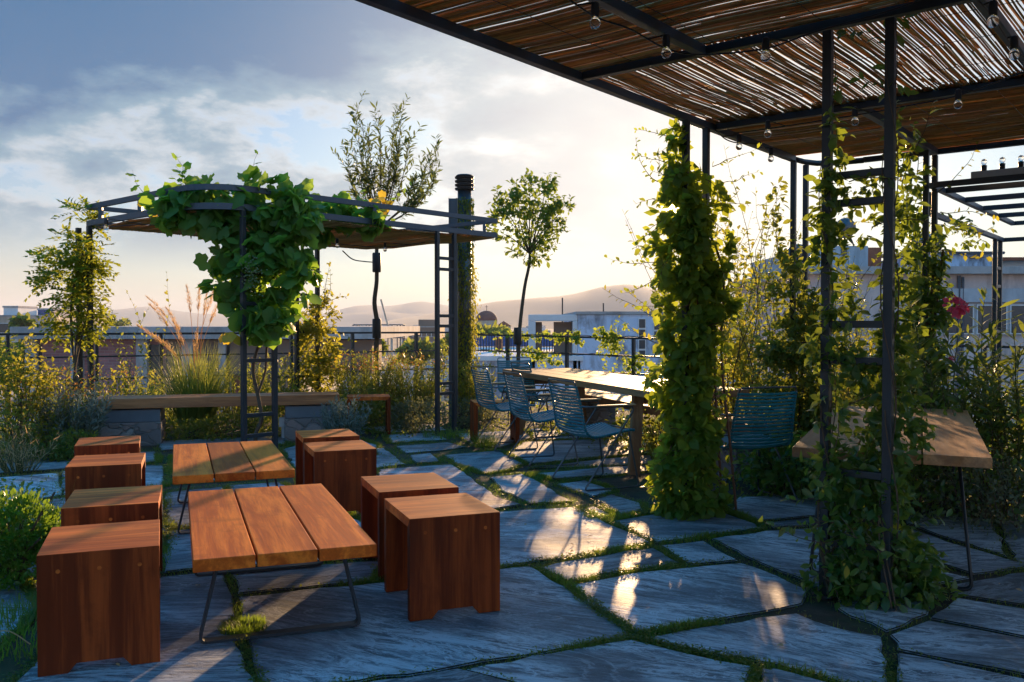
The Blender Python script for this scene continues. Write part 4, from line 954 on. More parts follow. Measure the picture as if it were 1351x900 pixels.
# --- star jasmine on the near ladder
o = E('jasmine', (1.62, 4.18, 0), 'star jasmine winding up the nearest pergola ladder at the right, bushy at its foot', 'climbing plant')
J = [(1150,815,60,22,320),(1225,822,40,18,200),(1120,800,40,22,200),(1195,800,52,30,420),(1160,770,60,55,800),(1200,760,40,50,420),(1150,700,50,50,480),(1140,640,50,40,300),(1100,770,30,30,130),(1090,620,26,26,60),(1170,640,28,40,140),(1225,820,30,12,60),(1180,590,22,25,60)]
sets = [pell(x, y, rx, ry, 4.22, n, dr=.17, clumps=max(5, int(n / 25)), cs=.25) for x, y, rx, ry, n in J]
J2 = [(1098,290,20,40,42),(1125,255,26,22,30),(1100,350,20,40,26),(1085,225,14,25,14),(1106,210,14,30,26),(1180,310,12,40,26),(1178,400,12,40,26),(1176,460,14,40,34),(1180,530,18,40,34),(1098,440,12,50,24),(1100,520,12,40,16),(1185,250,14,40,18),(1190,190,16,26,14),(1183,100,10,60,18),(1130,540,18,25,14),(1100,150,10,40,16),(1140,475,34,22,60),(1180,40,12,30,14),(1120,420,20,20,30)]
sets += [pell(x, y, rx, ry, 4.18, n, dr=.07, clumps=max(4, int(n / 5)), cs=.3) for x, y, rx, ry, n in J2]
foliage('foliage', M['l_jasmine'], o, sets, .052, 'oval', out=.6, droop=.25, up=.6, rnd=.7, wscale=1.05)
J3 = [(1190,350,22,40,70),(1192,430,22,50,90),(1195,500,24,50,100),(1200,570,26,30,90),(1195,250,20,40,50),(1150,300,26,20,40),(1195,180,16,30,30),(1240,790,26,16,110),(1215,760,26,24,160),(1098,270,24,34,90),(1130,250,30,20,50),(1092,330,22,40,70),(1108,390,22,40,60),(1095,455,26,44,90),(1125,480,30,26,110),(1150,500,24,22,70),(1095,545,20,30,50),(1178,350,16,50,60),(1180,430,18,46,80),(1178,500,20,46,90),(1185,560,22,30,70),(1100,620,24,40,80),(1190,290,14,30,30),(1100,185,18,36,40),(1140,600,40,26,110),(1160,560,20,30,60)]
foliage('climbing_leaves', M['l_jasmine'], o, [pell(x, y, rx, ry, 4.22, n, dr=.08, clumps=max(5, n // 7), cs=.28) for x, y, rx, ry, n in J3], .048, 'oval', out=.6, droop=.25, up=.6, rnd=.7, wscale=1.05)
g = MB()
for k in range(6):
    ph = random.random() * 6; xx = L1a if k % 2 else L1b; pts = []
    for j in range(26):
        z_ = j / 25 * (2.65 if k < 3 else 1.2); pts.append(Vector((xx.x + .032 * math.sin(ph + z_ * 6) + .012 * math.sin(z_ * 2 + k), xx.y - .02 + .035 * math.cos(ph + z_ * 6), z_)))
    g.tube(pts, [.0045 * (1 - .6 * j / 25) for j in range(26)], 5, False)
S0 = [Vector((1.45 + random.random() * .5, 4.1 + random.random() * .2, random.uniform(.1, .5))) for _ in range(26)] + [wpt(x, y, 4.15) for x, y in ((1110,540),(1095,600),(1180,570),(1100,690),(1085,760),(1180,200),(1190,240),(1176,130),(1180,60),(1120,240),(1150,300),(1240,820))]
P, T = shoots(g, S0, [(random.gauss(0, 1), random.gauss(-.4, .5), random.gauss(.3, .6)) for _ in S0], .35, 13, .22, -.02, .003)
shootleaves('sprays', M['l_jasmine'], o, P, T, .05, 'oval', wscale=1.0)
g.build('stem', M['bark'], o, True)
foliage('fallen_yellow_leaf', M['l_yellow'], o, [pell(1118, 741, 4, 5, 4.02, 3, clumps=2)], .04)
# --- jasmine on far edge ladder and loose shrub before it
o = E('jasmine', (L3a.x, L3a.y, 0), 'leafy climber around the farthest pair of posts on the left edge of the reed pergola', 'climbing plant')
K = [(1045,560,50,40,700),(1045,500,48,40,900),(1040,450,42,36,800),(1045,405,34,30,500),(1035,360,20,26,180),(1025,310,9,40,70),(1022,265,9,26,50),(1045,350,12,50,120),(1075,440,24,40,300),(1075,520,30,50,400)]
foliage('foliage', M['l_shrub'], o, [pell(x, y, rx, ry, 7.5, n, dr=.2, clumps=max(6, int(n / 30)), cs=.25) for x, y, rx, ry, n in K], .055, 'oval', out=.6, droop=.1, up=.5)
g = MB(); S0 = [wpt(x, y, 7.5) for x, y in ((1020,300),(1030,340),(1050,380),(1075,400),(1020,400))]
P, T = shoots(g, S0, [(-.15, 0, 1), (-.4, 0, 1), (.3, 0, 1), (.4, 0, 1), (-.8, 0, .7)], .42, 14, .15, .02, .004); shootleaves('sprays', M['l_shrub'], o, P, T, .05, 'oval')
for k in range(4): g.tube(curve([(L3a.x + .06 * k, L3a.y, 0), (L3a.x + .05, L3a.y - .05, .7), (L3a.x + .07 * k, L3a.y, 1.5)], 5), .01, 6)
g.build('stem', M['bark'], o, True)
def openshrub(name, label, px, D, top, spread, n, leafm, lsize, tmpl='oval', base=.02, shoots_n=26, cat='shrub', lean=0, wscale=1.0, per=18, r0=.006, up=.06, length=None, filler=None, wander=.16):
    o = plant(name, px, D, label, cat); g = MB(); c = Vector(o.location); h = H + (428 - top) / F * D
    S, Dd = [], []
    for k in range(shoots_n):
        a = random.uniform(0, 6.28); rr = spread * math.sqrt(random.random()) * .5
        S.append(c + Vector((math.cos(a) * rr, math.sin(a) * rr, random.uniform(base, h * .35)))); Dd.append((math.cos(a) * rr / spread * 1.1 + lean, math.sin(a) * rr / spread, 1))
    P, T = shoots(g, S, Dd, (length or h * .72), per, wander, up, r0); shootleaves('foliage', leafm, o, P, T, lsize, tmpl, wscale=wscale)
    if filler: foliage('inner_foliage', leafm, o, [ell(c + Z * (h * f_[0]), (spread * f_[1], spread * f_[1], h * f_[2]), f_[3], clumps=max(8, f_[3] // 40), cs=.28) for f_ in filler], lsize, tmpl, wscale=wscale)
    g.build('stem', M['bark'], o, True); return o
openshrub('shrub', 'tall loose backlit shrub between the creeper column and the far pergola posts', 962, 8.6, 268, .60, 0, M['l_bright'], .05, shoots_n=42, per=26, filler=[(.55, .55, .35, 1500), (.25, .6, .25, 900)])
openshrub('shrub', 'airy sunlit shrub rising just left of the far pergola posts', 1000, 9.6, 285, .55, 0, M['l_shrub'], .048, shoots_n=30, per=24, filler=[(.45, .6, .35, 900)])
openshrub('shrub', 'low yellow green shrub behind the bench end and the back facing chair', 1000, 9.0, 480, .75, 0, M['l_bright'], .05, shoots_n=40, per=14, filler=[(.45, .8, .5, 1400)])
# --- climber on the corner ladder of the reed pergola
o = E('jasmine', (L4a.x, L4a.y, 0), 'climber covering the pair of posts at the far right corner of the reed pergola', 'climbing plant')
K = [(1222,530,32,30,600),(1220,480,28,35,800),(1222,430,28,35,800),(1225,380,26,30,650),(1222,335,24,26,420),(1212,295,28,24,260),(1200,270,24,20,130),(1250,300,22,16,70),(1275,318,22,9,45),(1215,240,18,18,40)]
foliage('foliage', M['l_jasmine'], o, [pell(x, y, rx, ry, 7.2, n, dr=.17, clumps=max(6, int(n / 30)), cs=.25) for x, y, rx, ry, n in K], .052, 'oval')
g = MB(); S0 = [wpt(x, y, 7.15) for x, y in ((1235,255),(1200,250),(1240,280),(1255,300),(1180,300),(1210,230),(1240,330))]
P, T = shoots(g, S0, [(1,0,.4),(-.8,0,.6),(1,0,.0),(1,0,-.2),(-1,0,.1),(-.2,0,1),(1,0,-.1)], .45, 12, .2, 0, .004); shootleaves('sprays', M['l_bright'], o, P, T, .05, 'oval')
for k in range(3): g.tube(curve([(L4a.x + .06 * k, L4a.y, 0), (L4a.x, L4a.y - .05, .7), (L4a.x + .07 * k, L4a.y, 1.9)], 5), .01, 6)
g.build('stem', M['bark'], o, True)
# --- oleander, right
def oleander(name, label, px, D, top, n, spread, flower):
    o = plant(name, px, D, label, 'shrub'); g = MB(); c = Vector(o.location); h = H + (428 - top) / F * D; S, Dd = [], []
    for k in range(n):
        a = random.uniform(0, 6.28); S.append(c + Vector((math.cos(a) * .12, math.sin(a) * .12, random.uniform(.05, h * .45)))); Dd.append((math.cos(a) * spread, math.sin(a) * spread, 1))
    P, T = shoots(g, S, Dd, h * .62, 30, .07, .06, .007); shootleaves('foliage', M['l_olea'], o, P, T, .135, 'long', spread=.8, wscale=1.25)
    g.build('stem', M['greenstem'], o, True)
    if flower:
        fp = wpt(1262, 402, D); foliage('flower_head', M['petal'], o, [ell(fp, (.075, .075, .06), 110, clumps=9, cs=.3)], .035, 'oval', wscale=1.6)
        fp = wpt(1256, 475, D); foliage('flower_head', M['petal'], o, [ell(fp, (.03, .03, .04), 16, clumps=3)], .03, 'oval', wscale=1.6)
    return o
oleander('oleander', 'oleander with a pink flower head beside the climber covered corner posts', 1268, 6.7, 405, 26, .35, True)
oleander('oleander', 'oleander without flowers at the right edge of the picture', 1345, 6.3, 440, 28, .45, False)
oleander('oleander', 'low dark oleander behind the side table', 1190, 7.2, 500, 18, .5, False)
openshrub('shrub', 'dark shrub with small leaves at the far right beyond the side table', 1310, 6.5, 500, .95, 0, M['l_jasmine'], .045, shoots_n=60, per=16, filler=[(.4, .9, .5, 3200), (.2, 1.1, .25, 1500)])
openshrub('shrub', 'yellow green leafy shrub seen between the posts of the near ladder', 1140, 8.2, 430, .8, 0, M['l_bright'], .055, shoots_n=50, per=18, filler=[(.5, .8, .45, 2600)])
openshrub('shrub', 'tall dark conifer like shrub showing behind the upper part of the near ladder', 1118, 9.8, 335, .42, 0, M['l_shrub'], .04, 'long', shoots_n=50, per=24, filler=[(.5, .5, .45, 1800)], wscale=2)
openshrub('shrub', 'dark leafy plant at the foot of the back facing teal chair', 1065, 6.9, 575, .62, 0, M['l_jasmine'], .06, shoots_n=40, per=12, filler=[(.5, .8, .55, 1500)])
openshrub('shrub', 'low dark ground hugging shrub under the side table', 1200, 6.3, 590, .7, 0, M['l_jasmine'], .05, shoots_n=36, per=12, filler=[(.45, 1.0, .6, 1500)])
openshrub('shrub', 'small leaved sprawling shrub at the right edge over the slabs', 1330, 5.75, 612, .55, 0, M['l_grey'], .028, 'oval', shoots_n=60, per=20, filler=[(.45, 1.0, .6, 2600)])
openshrub('shrub', 'low green planting below the right railing behind the bench', 830, 11.0, 560, 1.1, 0, M['l_shrub'], .05, shoots_n=40, per=12, filler=[(.4, 1.0, .6, 2200)])
openshrub('shrub', 'rounded green shrub under the dining table bench', 900, 9.3, 530, .8, 0, M['l_shrub'], .05, shoots_n=30, per=12, filler=[(.4, 1.0, .6, 1400)])
openshrub('shrub', 'shrub beyond the right bench end with scattered red leaves', 1060, 8.6, 500, .7, 0, M['l_shrub'], .05, shoots_n=40, per=16, filler=[(.4, 1.0, .6, 1700)])
# --- ivy on the right railing
o = E('ivy', (.8, 14.2, 0), 'ivy trailing along the railing behind the dining table', 'climbing plant')
def railp(px, dz): t_ = solve_t(A2, RRg, px); p_ = A2 + (RRg - A2) * t_; return p_ + Z * (1.125 - .145 * t_ + dz)
g = MB(); sets = []
for x0, x1, dz0, n_, rz_ in ((630,690,0,160,.05),(690,745,-.02,260,.07),(745,770,-.05,150,.08),(755,820,.03,420,.10),(790,830,-.12,300,.14),(800,830,-.4,90,.2),(640,700,-.28,60,.05),(690,745,-.28,240,.06),(690,720,-.4,90,.12),(735,750,-.4,90,.08),(810,880,-.35,260,.10),(830,900,-.5,260,.14),(815,822,.2,30,.08)):
    for _ in range(max(1, int((x1 - x0) / 12))):
        x = random.uniform(x0, x1); p_ = railp(x, dz0 + random.gauss(0, .02)); sets.append(ell(p_, (.12, .08, rz_), max(3, int(n_ / max(1, (x1 - x0) / 12))), clumps=6, cs=.3))
foliage('foliage', M['l_creeper'], o, sets, .05, 'oval', wscale=1.3)
g.tube([railp(x, .01 + .02 * math.sin(x * .1)) for x in range(630, 900, 9)], .006, 5)
g.tube([railp(x, -.27 + .02 * math.sin(x * .13)) for x in range(635, 830, 9)], .005, 5); g.build('stem', M['bark'], o, True)
# --- wisteria left
def sprigs(o, name, mat, P, O, n_pairs, ln, leaf, droop=.3):
    PP, DD, NN = [], [], []
    for p, d in zip(P, O):
        d = Vector(d) + Vector((random.gauss(0, .4), random.gauss(0, .4), random.gauss(0, .3) - droop)); d.normalize(); n_ = (Z + Vector((random.gauss(0, .4), random.gauss(0, .4), 0))).normalized(); s_ = d.cross(n_).normalized(); p = Vector(p)
        for k in range(n_pairs):
            q = p + d * ln * (k + 1) / n_pairs - Z * .25 * ln * ((k + 1) / n_pairs) ** 2
            for sg in (-1, 1): PP.append(q); DD.append(d * .5 + s_ * sg); NN.append(n_ + Vector((random.gauss(0, .3), random.gauss(0, .3), 0)))
        PP.append(p + d * ln - Z * .25 * ln); DD.append(d); NN.append(n_)
    f_ = lambda a: np.array([tuple(v) for v in a]); S = leaf * np.exp(rng.normal(size=len(PP)) * .15)
    return leafmesh(name, mat, o, f_(PP), f_(DD), f_(NN), S, 'oval')
o = E('wisteria', (lad5.x - .1, lad5.y, 0), 'wisteria with feathery leaves climbing the left corner posts of the vine pergola', 'climbing plant')
K = [(102,300,22,20,46),(94,335,28,26,100),(92,370,28,26,110),(97,405,25,24,90),(102,432,18,14,40),(122,345,11,28,26),(112,285,13,10,16),(126,390,9,14,12),(62,350,9,8,8)]
st = [pell(x, y, rx, ry, 9.95, n, dr=.22, clumps=max(6, n // 6), cs=.2) for x, y, rx, ry, n in K]
sprigs(o, 'foliage', M['l_wisteria'], np.concatenate([a for a, _ in st]), np.concatenate([b_ for _, b_ in st]), 5, .20, .060)
g = MB()
for k in range(3): g.tube(curve([(lad5.x - .2 + .1 * k, lad5.y - .05, 0), (lad5.x - .15, lad5.y - .05, .8), (lad5.x - .1 * k, lad5.y, 1.6), (lad5.x, lad5.y, 2.3)], 6), .012, 6)
g.build('stem', M['bark'], o, True)
# --- grapevine
gc = qg(.55, 0); o = E('grapevine', (gc.x, gc.y, 0), 'big leafed grapevine hanging in a thick curtain over the front ladder of the vine pergola', 'climbing plant')
K = [(348,372,48,30,270),(338,335,46,32,260),(352,408,42,26,190),(345,430,34,16,90),(330,300,40,26,200),(362,272,36,18,130),(310,262,26,18,90),(245,270,34,24,200),(222,280,22,18,80),(265,258,28,20,120),(395,285,28,20,120),(385,325,26,30,130),(402,370,14,30,60),(292,385,14,22,40),(290,345,14,14,26),(345,245,22,10,40),(392,262,22,14,60),(290,290,24,16,70)]
st = [pell(x, y, rx, ry, 8.75, int(n * .95), dr=.20, clumps=max(8, n // 7), cs=.20) for x, y, rx, ry, n in K]
K = [(440,283,26,16,80),(480,288,26,12,80),(505,284,18,14,50),(435,266,14,10,26),(418,298,20,14,40)]
st += [pell(x, y, rx, ry, 9.9, n, dr=.2, clumps=max(6, n // 7), cs=.22) for x, y, rx, ry, n in K]
foliage('foliage', M['l_grape'], o, st, .112, 'lobed', out=.55, droop=.55, up=.4, rnd=.55, jit=.38)
foliage('yellow_leaves', M['l_yellow'], o, [pell(503, 272, 16, 12, 10.2, 16, clumps=6), pell(300, 440, 8, 8, 8.6, 4, clumps=3), pell(196, 268, 6, 5, 8.9, 4, clumps=3)], .11, 'lobed', out=.4, droop=.5)
g = MB(); T0 = lambda x, y, D=8.85: wpt(x, y, D)
g.tube(curve([T0(336, 596), T0(338, 572), T0(345, 552), T0(340, 520), T0(334, 490), T0(338, 465), T0(348, 440), T0(345, 400), T0(340, 340), T0(350, 270)], 5), [.022 - .00025 * i for i in range(46)], 7)
g.tube(curve([T0(340, 520), T0(350, 490), T0(352, 460), T0(360, 420), T0(365, 350)], 5), .012, 6)
S0 = [T0(246, 250), T0(240, 240), T0(200, 262), T0(320, 240), T0(515, 262, 10.2), T0(480, 270, 10.1), T0(260, 250)]
P, T = shoots(g, S0, [(0, 0, 1), (.1, 0, 1), (-1, 0, .5), (.3, 0, .5), (.6, 0, .8), (-.4, 0, 1), (-.8, 0, .2)], .38, 5, .2, .0, .0035); shootleaves('tip_leaves', M['l_grape'], o, P, T, .07, 'lobed')
g.build('stem', M['bark'], o, True)
g = MB(); gb = wpt(332, 362, 8.45)
for k in range(90):
    q = gb + Vector((random.gauss(0, .045), random.gauss(0, .03), random.gauss(0, .09))); g.lathe(q, [(.002, -.009), (.008, -.005), (.0095, 0), (.008, .005), (.002, .009)], 7)
g.build('grape_bunch', M['berry'], o, True, smooth=True)
# --- small climber right of it
o = plant('climbing_shrub', 415, 12.2, 'bright green climber on the back posts of the vine pergola', 'climbing plant')
K = [(418,495,34,30,900),(418,455,30,30,900),(425,420,22,24,420),(400,430,14,20,160),(428,390,8,14,50),(440,470,14,30,250)]
foliage('foliage', M['l_bright'], o, [pell(x, y, rx, ry, 12.2, n, dr=.28, clumps=max(6, n // 25), cs=.24) for x, y, rx, ry, n in K], .06, 'oval')
g = MB(); P, T = shoots(g, [wpt(428, 400, 12.2)] * 3 + [wpt(418, 440, 12.2)] * 4, [(.3, 0, 1), (.8, 0, .6), (0, 0, 1), (.9, 0, .3), (-.8, 0, .3), (.6, 0, .8), (-.3, 0, 1)], .55, 14, .15, 0, .005); shootleaves('sprays', M['l_bright'], o, P, T, .055, 'oval'); g.build('stem', M['bark'], o, True)
# --- creeper on the flue
o = E('creeper', (fl.location.x, fl.location.y, 0), 'small leafed creeper wrapped round the flue pipe up to its cap', 'climbing plant')
n_ = 6500; zz = rng.uniform(.2, 3.05, n_) ; a_ = rng.uniform(0, 6.28, n_); rr = .10 + np.abs(rng.normal(size=n_)) * (.012 + .03 * (zz < 2.1))
P = np.stack([fl.location.x + rr * np.cos(a_), fl.location.y + rr * np.sin(a_), zz], 1); O = np.stack([np.cos(a_), np.sin(a_), np.zeros(n_)], 1)
foliage('foliage', M['l_bright'], o, [(P, O)], .034, 'oval', out=.3, droop=.9, rnd=.3)
# --- trees
def tree_round():
    o = plant('citrus_tree', 683, 14.0, 'small round headed tree with a slender trunk, right of the flue pipe', 'tree')
    tr = MB(); D = 14.0; pts = curve([wpt(683, 520, D), wpt(684, 470, D), (wpt(686, 430, D)), wpt(692, 380, D), wpt(698, 350, D), wpt(700, 320, D)], 4)
    tr.tube(pts, [.034 - .0007 * i for i in range(len(pts))], 8)
    fork = wpt(699, 335, D); K = [(695,300,40,36,700),(705,265,30,28,480),(725,260,22,22,240),(735,285,18,16,160),(670,290,22,20,220),(672,255,16,14,120),(700,330,26,18,260),(745,272,9,9,40),(733,305,14,10,80),(660,305,14,12,70),(700,240,14,10,60),(722,240,10,12,50),(682,268,18,14,160),(655,262,8,8,24),(640,292,0.1,0.1,0)]
    K = [k for k in K if k[4]]
    sets = []
    for x, y, rx, ry, n in K:
        c = wpt(x, y, D) + Vector((0, random.uniform(-.2, .2), 0)); tr.tube(curve([fork, (fork + c) / 2 + Vector((random.gauss(0, .04), 0, .05)), c], 4), [.014 - .0014 * i for i in range(9)], 5, False)
        sets.append(ell(c, (rx * D / F * 1.08, rx * D / F * .9, ry * D / F * 1.08), int(n * .8), clumps=max(5, n // 22), cs=.2))
    foliage('crown', M['l_tree'], o, sets, .078, 'oval', out=.7, droop=.0, up=.4)
    S0 = [wpt(x, y, D) for x, y in ((725,240),(745,270),(738,300),(655,300),(660,262),(700,238),(750,275),(668,315),(720,330))]
    P, T = shoots(tr, S0, [(random.gauss(0, .3) + (1 if s.x > .3 else -1) * .6, 0, .5) for s in S0], .22, 9, .2, 0, .004); shootleaves('twigs', M['l_tree'], o, P, T, .08, 'oval')
    tr.build('trunk', M['bark'], o, True, smooth=True)
    g = MB(); q = wpt(683, 443, D); g.lathe((q.x, q.y, q.z - .14), [(.058, 0), (.062, .02), (.062, .25), (.055, .27)], 16); g.build('trunk_guard', M['black'], o, True, smooth='auto')
tree_round()
def tree_willow():
    D = 13.4; o = plant('olive_willow', 497, D, 'tall airy narrow leafed tree rising behind the vine pergola', 'tree')
    tr = MB(); tk = curve([wpt(497, 530, D), wpt(496, 470, D), wpt(498, 430, D), wpt(494, 400, D), wpt(497, 370, D), wpt(497, 330, D), wpt(500, 300, D), wpt(505, 285, D)], 4); tr.tube(tk, [.042 - .0007 * i for i in range(len(tk))], 8)
    fork = wpt(502, 300, D); PP, TT = [], []
    for (x, y), k in zip([(468,150),(478,165),(490,190),(505,165),(520,160),(533,150),(528,200),(515,215),(575,195),(560,225),(545,245),(485,230),(468,200),(540,185),(572,240),(552,262),(497,235),(460,225)], range(99)):
        e = wpt(x, y, D) + Vector((0, random.uniform(-.35, .35), 0)); mid = fork.lerp(e, .5) + Vector(((e.x - fork.x) * .18, 0, -.02))
        cv = curve([fork, mid, e], 8); tr.tube(cv, [.013 * (1 - .85 * i / 16) for i in range(17)], 5, False)
        S0 = [cv[i] for i in range(5, 17)] ; dr_s = [((cv[i] - cv[i - 1]).normalized() + Vector((random.gauss(0, .45), random.gauss(0, .45), .15))) for i in range(5, 17)]
        P, T = shoots(tr, S0, dr_s, .30, 11, .10, .01, .003, 5); PP.append(P); TT.append(T)
    shootleaves('crown', M['l_willow'], o, np.concatenate(PP), np.concatenate(TT), .105, 'long', spread=.7, wscale=1.5)
    tr.build('trunk', M['bark'], o, True)
    for y in (346, 433):
        g = MB(); q = wpt(497, y, D); g.lathe((q.x, q.y, q.z - .15), [(.062, 0), (.066, .02), (.066, .27), (.06, .29)], 16); g.build('trunk_guard', M['black'], o, True, smooth='auto')
    g = MB(); g.tube(curve([wpt(452, 331, D - .5), wpt(465, 342, D - .3), wpt(480, 345, D), wpt(492, 346, D)], 5), .009, 6); g.build('tie_rod', M['steel'], o, True)
tree_willow()
# --- feather grass behind the long bench
o = plant('feather_grass', 258, 11.2, 'large clump of tall ornamental grass with tan plumes behind the long bench', 'grass')
grassclump(o, 'blades', M['reedgrass'], o.location, .20, 1100, 1.08, .42, .011, .5)
g = MB(); PP, DD = [], []
for (x, y, lx) in ((215,420,-.4),(232,425,-.3),(238,445,-.2),(270,405,.1),(276,400,.15),(262,398,.0),(258,455,.1),(205,445,-.5),(225,460,-.4),(250,400,-.1),(212,408,-.5),(281,415,.2)):
    D = 11.2 + random.uniform(-.3, .3); e = wpt(x, y, D); b0_ = Vector((o.location.x, o.location.y, .05)); m1 = b0_.lerp(e, .55) + Vector(((b0_.x - e.x) * .25, 0, .1)); cv = curve([b0_, m1, e], 10); g.tube(cv, .003, 4, False)
    tip = cv[-1]; dd = (cv[-1] - cv[-3]).normalized()
    for k in range(230):
        t_ = random.random(); q = tip + dd * (t_ - .35) * .34 + Vector((lx, 0, -.15)) * .12 * t_ * t_ + Vector((random.gauss(0, 1), random.gauss(0, 1), random.gauss(0, 1))) * .013 * math.sin(math.pi * min(1, t_ + .1)) ; PP.append(tuple(q)); DD.append(tuple(dd + Vector((random.gauss(0, .35), random.gauss(0, .35), random.gauss(0, .35)))))
PP = np.array(PP); DD = np.array(DD); leafmesh('plumes', M['plume'], o, PP, DD, rng.normal(size=PP.shape), rng.uniform(.03, .06, len(PP)), 'blade', 2.0); g.build('stems', M['plume'], o, True)
# --- left bed
def tuft(label, px, D, n, h, rad, mat):
    o = plant('grass_tuft', px, D, label, 'grass'); grassclump(o, 'blades', M[mat], o.location, rad, n, h, .6, .0045, .5); return o
def bush(name, label, sets, D, mat, size, tmpl='oval', base=None, stems=True, zmin=.0, cat='shrub', wscale=1.0, up=.5, out=.6, droop=.1):
    x0 = base if base else sets[0][0]; o = plant(name, x0, D, label, cat)
    foliage('foliage', M[mat], o, [pell(x, y, rx, ry, D, n, dr=min(rx * D / F, .45), clumps=max(7, n // 28), cs=.25) for x, y, rx, ry, n in sets], size, tmpl, up=up, out=out, droop=droop, wscale=wscale, zmin=zmin)
    if stems:
        g = MB()
        for x, y, rx, ry, n in sets:
            for k in range(4): e = wpt(x + random.uniform(-rx, rx) * .6, y + random.uniform(-ry, ry) * .5, D); g.tube(curve([Vector((o.location.x + random.gauss(0, .05), o.location.y, -.02)), (Vector(o.location) + e) / 2 + Vector((random.gauss(0, .06), 0, 0)), e], 4), .005, 4, False)
        g.build('stem', M['bark'], o, True)
    return o
def upright(name, label, px, D, py, n, h, rad, mat, size, tmpl='long', per=30, spread=.5, wscale=1.6, lean=0, tips=None, cat='shrub', wander=.06):
    if h < 1.5: h = h * .80
    o = plant(name, px, D, label, cat); g = MB(); c = Vector(o.location); S, Dd = [], []
    for k in range(n):
        a = random.uniform(0, 6.28); rr = rad * math.sqrt(random.random()); S.append(c + Vector((math.cos(a) * rr * .6, math.sin(a) * rr * .6, 0))); Dd.append((math.cos(a) * rr / rad * spread + lean, math.sin(a) * rr / rad * spread, 1))
    P, T = shoots(g, S, Dd, h, per, wander, .03, .004); shootleaves('foliage', M[mat], o, P, T, size, tmpl, spread=.6, wscale=wscale)
    if tips: k = P[:, 2] > P[:, 2].max() * tips[1]; shootleaves('seed_heads', M[tips[0]], o, P[k] + rng.normal(size=(k.sum(), 3)) * .02, T[k], tips[2], 'small')
    g.build('stem', M['greenstem'], o, True); return o
bush('shrub', 'tall yellow green loose shrub at the left edge below the green hill', [(20,560,50,36,900),(15,510,45,40,1100),(25,470,30,30,420),(50,500,26,26,320)], 8.6, 'l_bright', .04)
upright('shrub', 'feathery rust tipped shrub at the far left of the bed', 60, 8.9, 0, 60, 1.0, .45, 'l_shrub', .05, tips=('l_red', .6, .03))
upright('shrub', 'silver grey upright shrub just left of the long bench', 95, 9.0, 0, 110, .72, .30, 'l_silver', .055, per=44)
bush('shrub', 'dark green mound at the foot of the silver shrub', [(100,590,34,22,1100),(60,590,40,24,1200),(20,600,40,18,900)], 8.6, 'l_shrub', .032)
upright('dry_grass', 'pale dry grass tuft at the left edge of the paving', 25, 7.9, 0, 70, .42, .22, 'plume', .06, 'blade', per=10, spread=.9, cat='grass')
for i, (x, D, h, lb) in enumerate(((140,11.9,.85,'thin leafy weed stalks behind the left end of the long bench'),(165,12.1,.85,'tall thin weed with reddish tips behind the long bench, left of the grass clump'),(190,11.9,.75,'leafy stalks leaning beside the left side of the feather grass'))):
    upright('weed', lb, x, D, 0, 22, h, .26, 'l_bright', .05, 'oval', per=20, spread=.35, wscale=.9, tips=('l_red', .75, .03), cat='plant')
upright('weed', 'sunlit thin stalks between the grass clump and the front ladder', 305, 11.6, 0, 40, .85, .3, 'l_bright', .05, 'long', cat='plant')
upright('weed', 'tall yellow green stalks behind the front ladder of the vine pergola', 335, 11.9, 0, 46, .9, .35, 'reedgrass', .07, 'long', cat='plant')
upright('weed', 'tangled sunlit stalks right of the front ladder with dark seed heads', 375, 11.8, 0, 46, .95, .3, 'l_bright', .05, 'long', tips=('l_red', .8, .03), cat='plant')
upright('weed', 'low grassy tuft left of the feather grass behind the bench', 225, 11.4, 0, 40, .6, .4, 'reedgrass', .07, 'long', cat='plant')
upright('climbing_weed', 'leaning rose like stem with small leaves above the railing at the left', 178, 12.4, 0, 5, 1.75, .2, 'l_shrub', .055, 'oval', per=34, spread=.3, wscale=1, cat='plant', wander=.1)
upright('climbing_weed', 'bent leafy stem rising above the railing left of the tan plumes', 205, 12.3, 0, 4, 1.7, .15, 'l_bright', .055, 'oval', per=34, spread=.3, wscale=1, cat='plant', wander=.1)
bush('shrub', 'dark low shrub beneath the long bench', [(245,568,45,16,1200),(300,565,45,18,1300),(345,565,30,16,700)], 10.3, 'l_shrub', .035)
bush('shrub', 'shadowed undergrowth behind the right stone pier', [(395,540,40,26,900),(360,520,40,24,700)], 11.4, 'l_shrub', .04)
upright('shrub', 'silver leafed plant spilling over the right end of the long bench', 452, 9.7, 0, 80, .52, .20, 'l_silver', .045, per=40, lean=.0, spread=.55)
upright('shrub', 'wide bushy shrub topped with orange seed heads behind the small bench stool', 485, 11.9, 0, 200, .95, .55, 'l_shrub', .05, per=34, spread=.35, tips=('l_orange', .72, .032))
upright('shrub', 'rust topped bushy shrub left of the far ladder', 540, 12.2, 0, 170, .92, .5, 'l_shrub', .05, per=34, spread=.35, tips=('l_orange', .75, .032))
bush('shrub', 'rounded green shrub behind the small bench stool', [(470,535,34,30,1200),(505,545,34,26,1100)], 11.2, 'l_shrub', .034)
bush('shrub', 'grey green rounded shrub left of the far ladder', [(555,548,36,22,1500),(530,552,26,18,800)], 10.9, 'l_grey', .03)
upright('shrub', 'tall pale green upright shrub to the right of the far ladder', 628, 12.0, 0, 90, .82, .32, 'l_bright', .05, per=40, spread=.15)
bush('shrub', 'grey green low shrub at the foot of the flue', [(610,545,34,20,1100),(640,548,26,16,600)], 11.3, 'l_grey', .03)
bush('shrub', 'thorny dark seed pod plant behind the far ladder', [(575,500,30,30,420),(590,470,20,25,200)], 12.8, 'l_shrub', .035)
tuft('bright green grass tuft between the legs of the far ladder and the next stool', 590, 10.3, 300, .12, .28, 'grass')
tuft('grass tuft in the gap left of the wooden stool by the teal chairs', 640, 9.5, 300, .20, .16, 'grass')
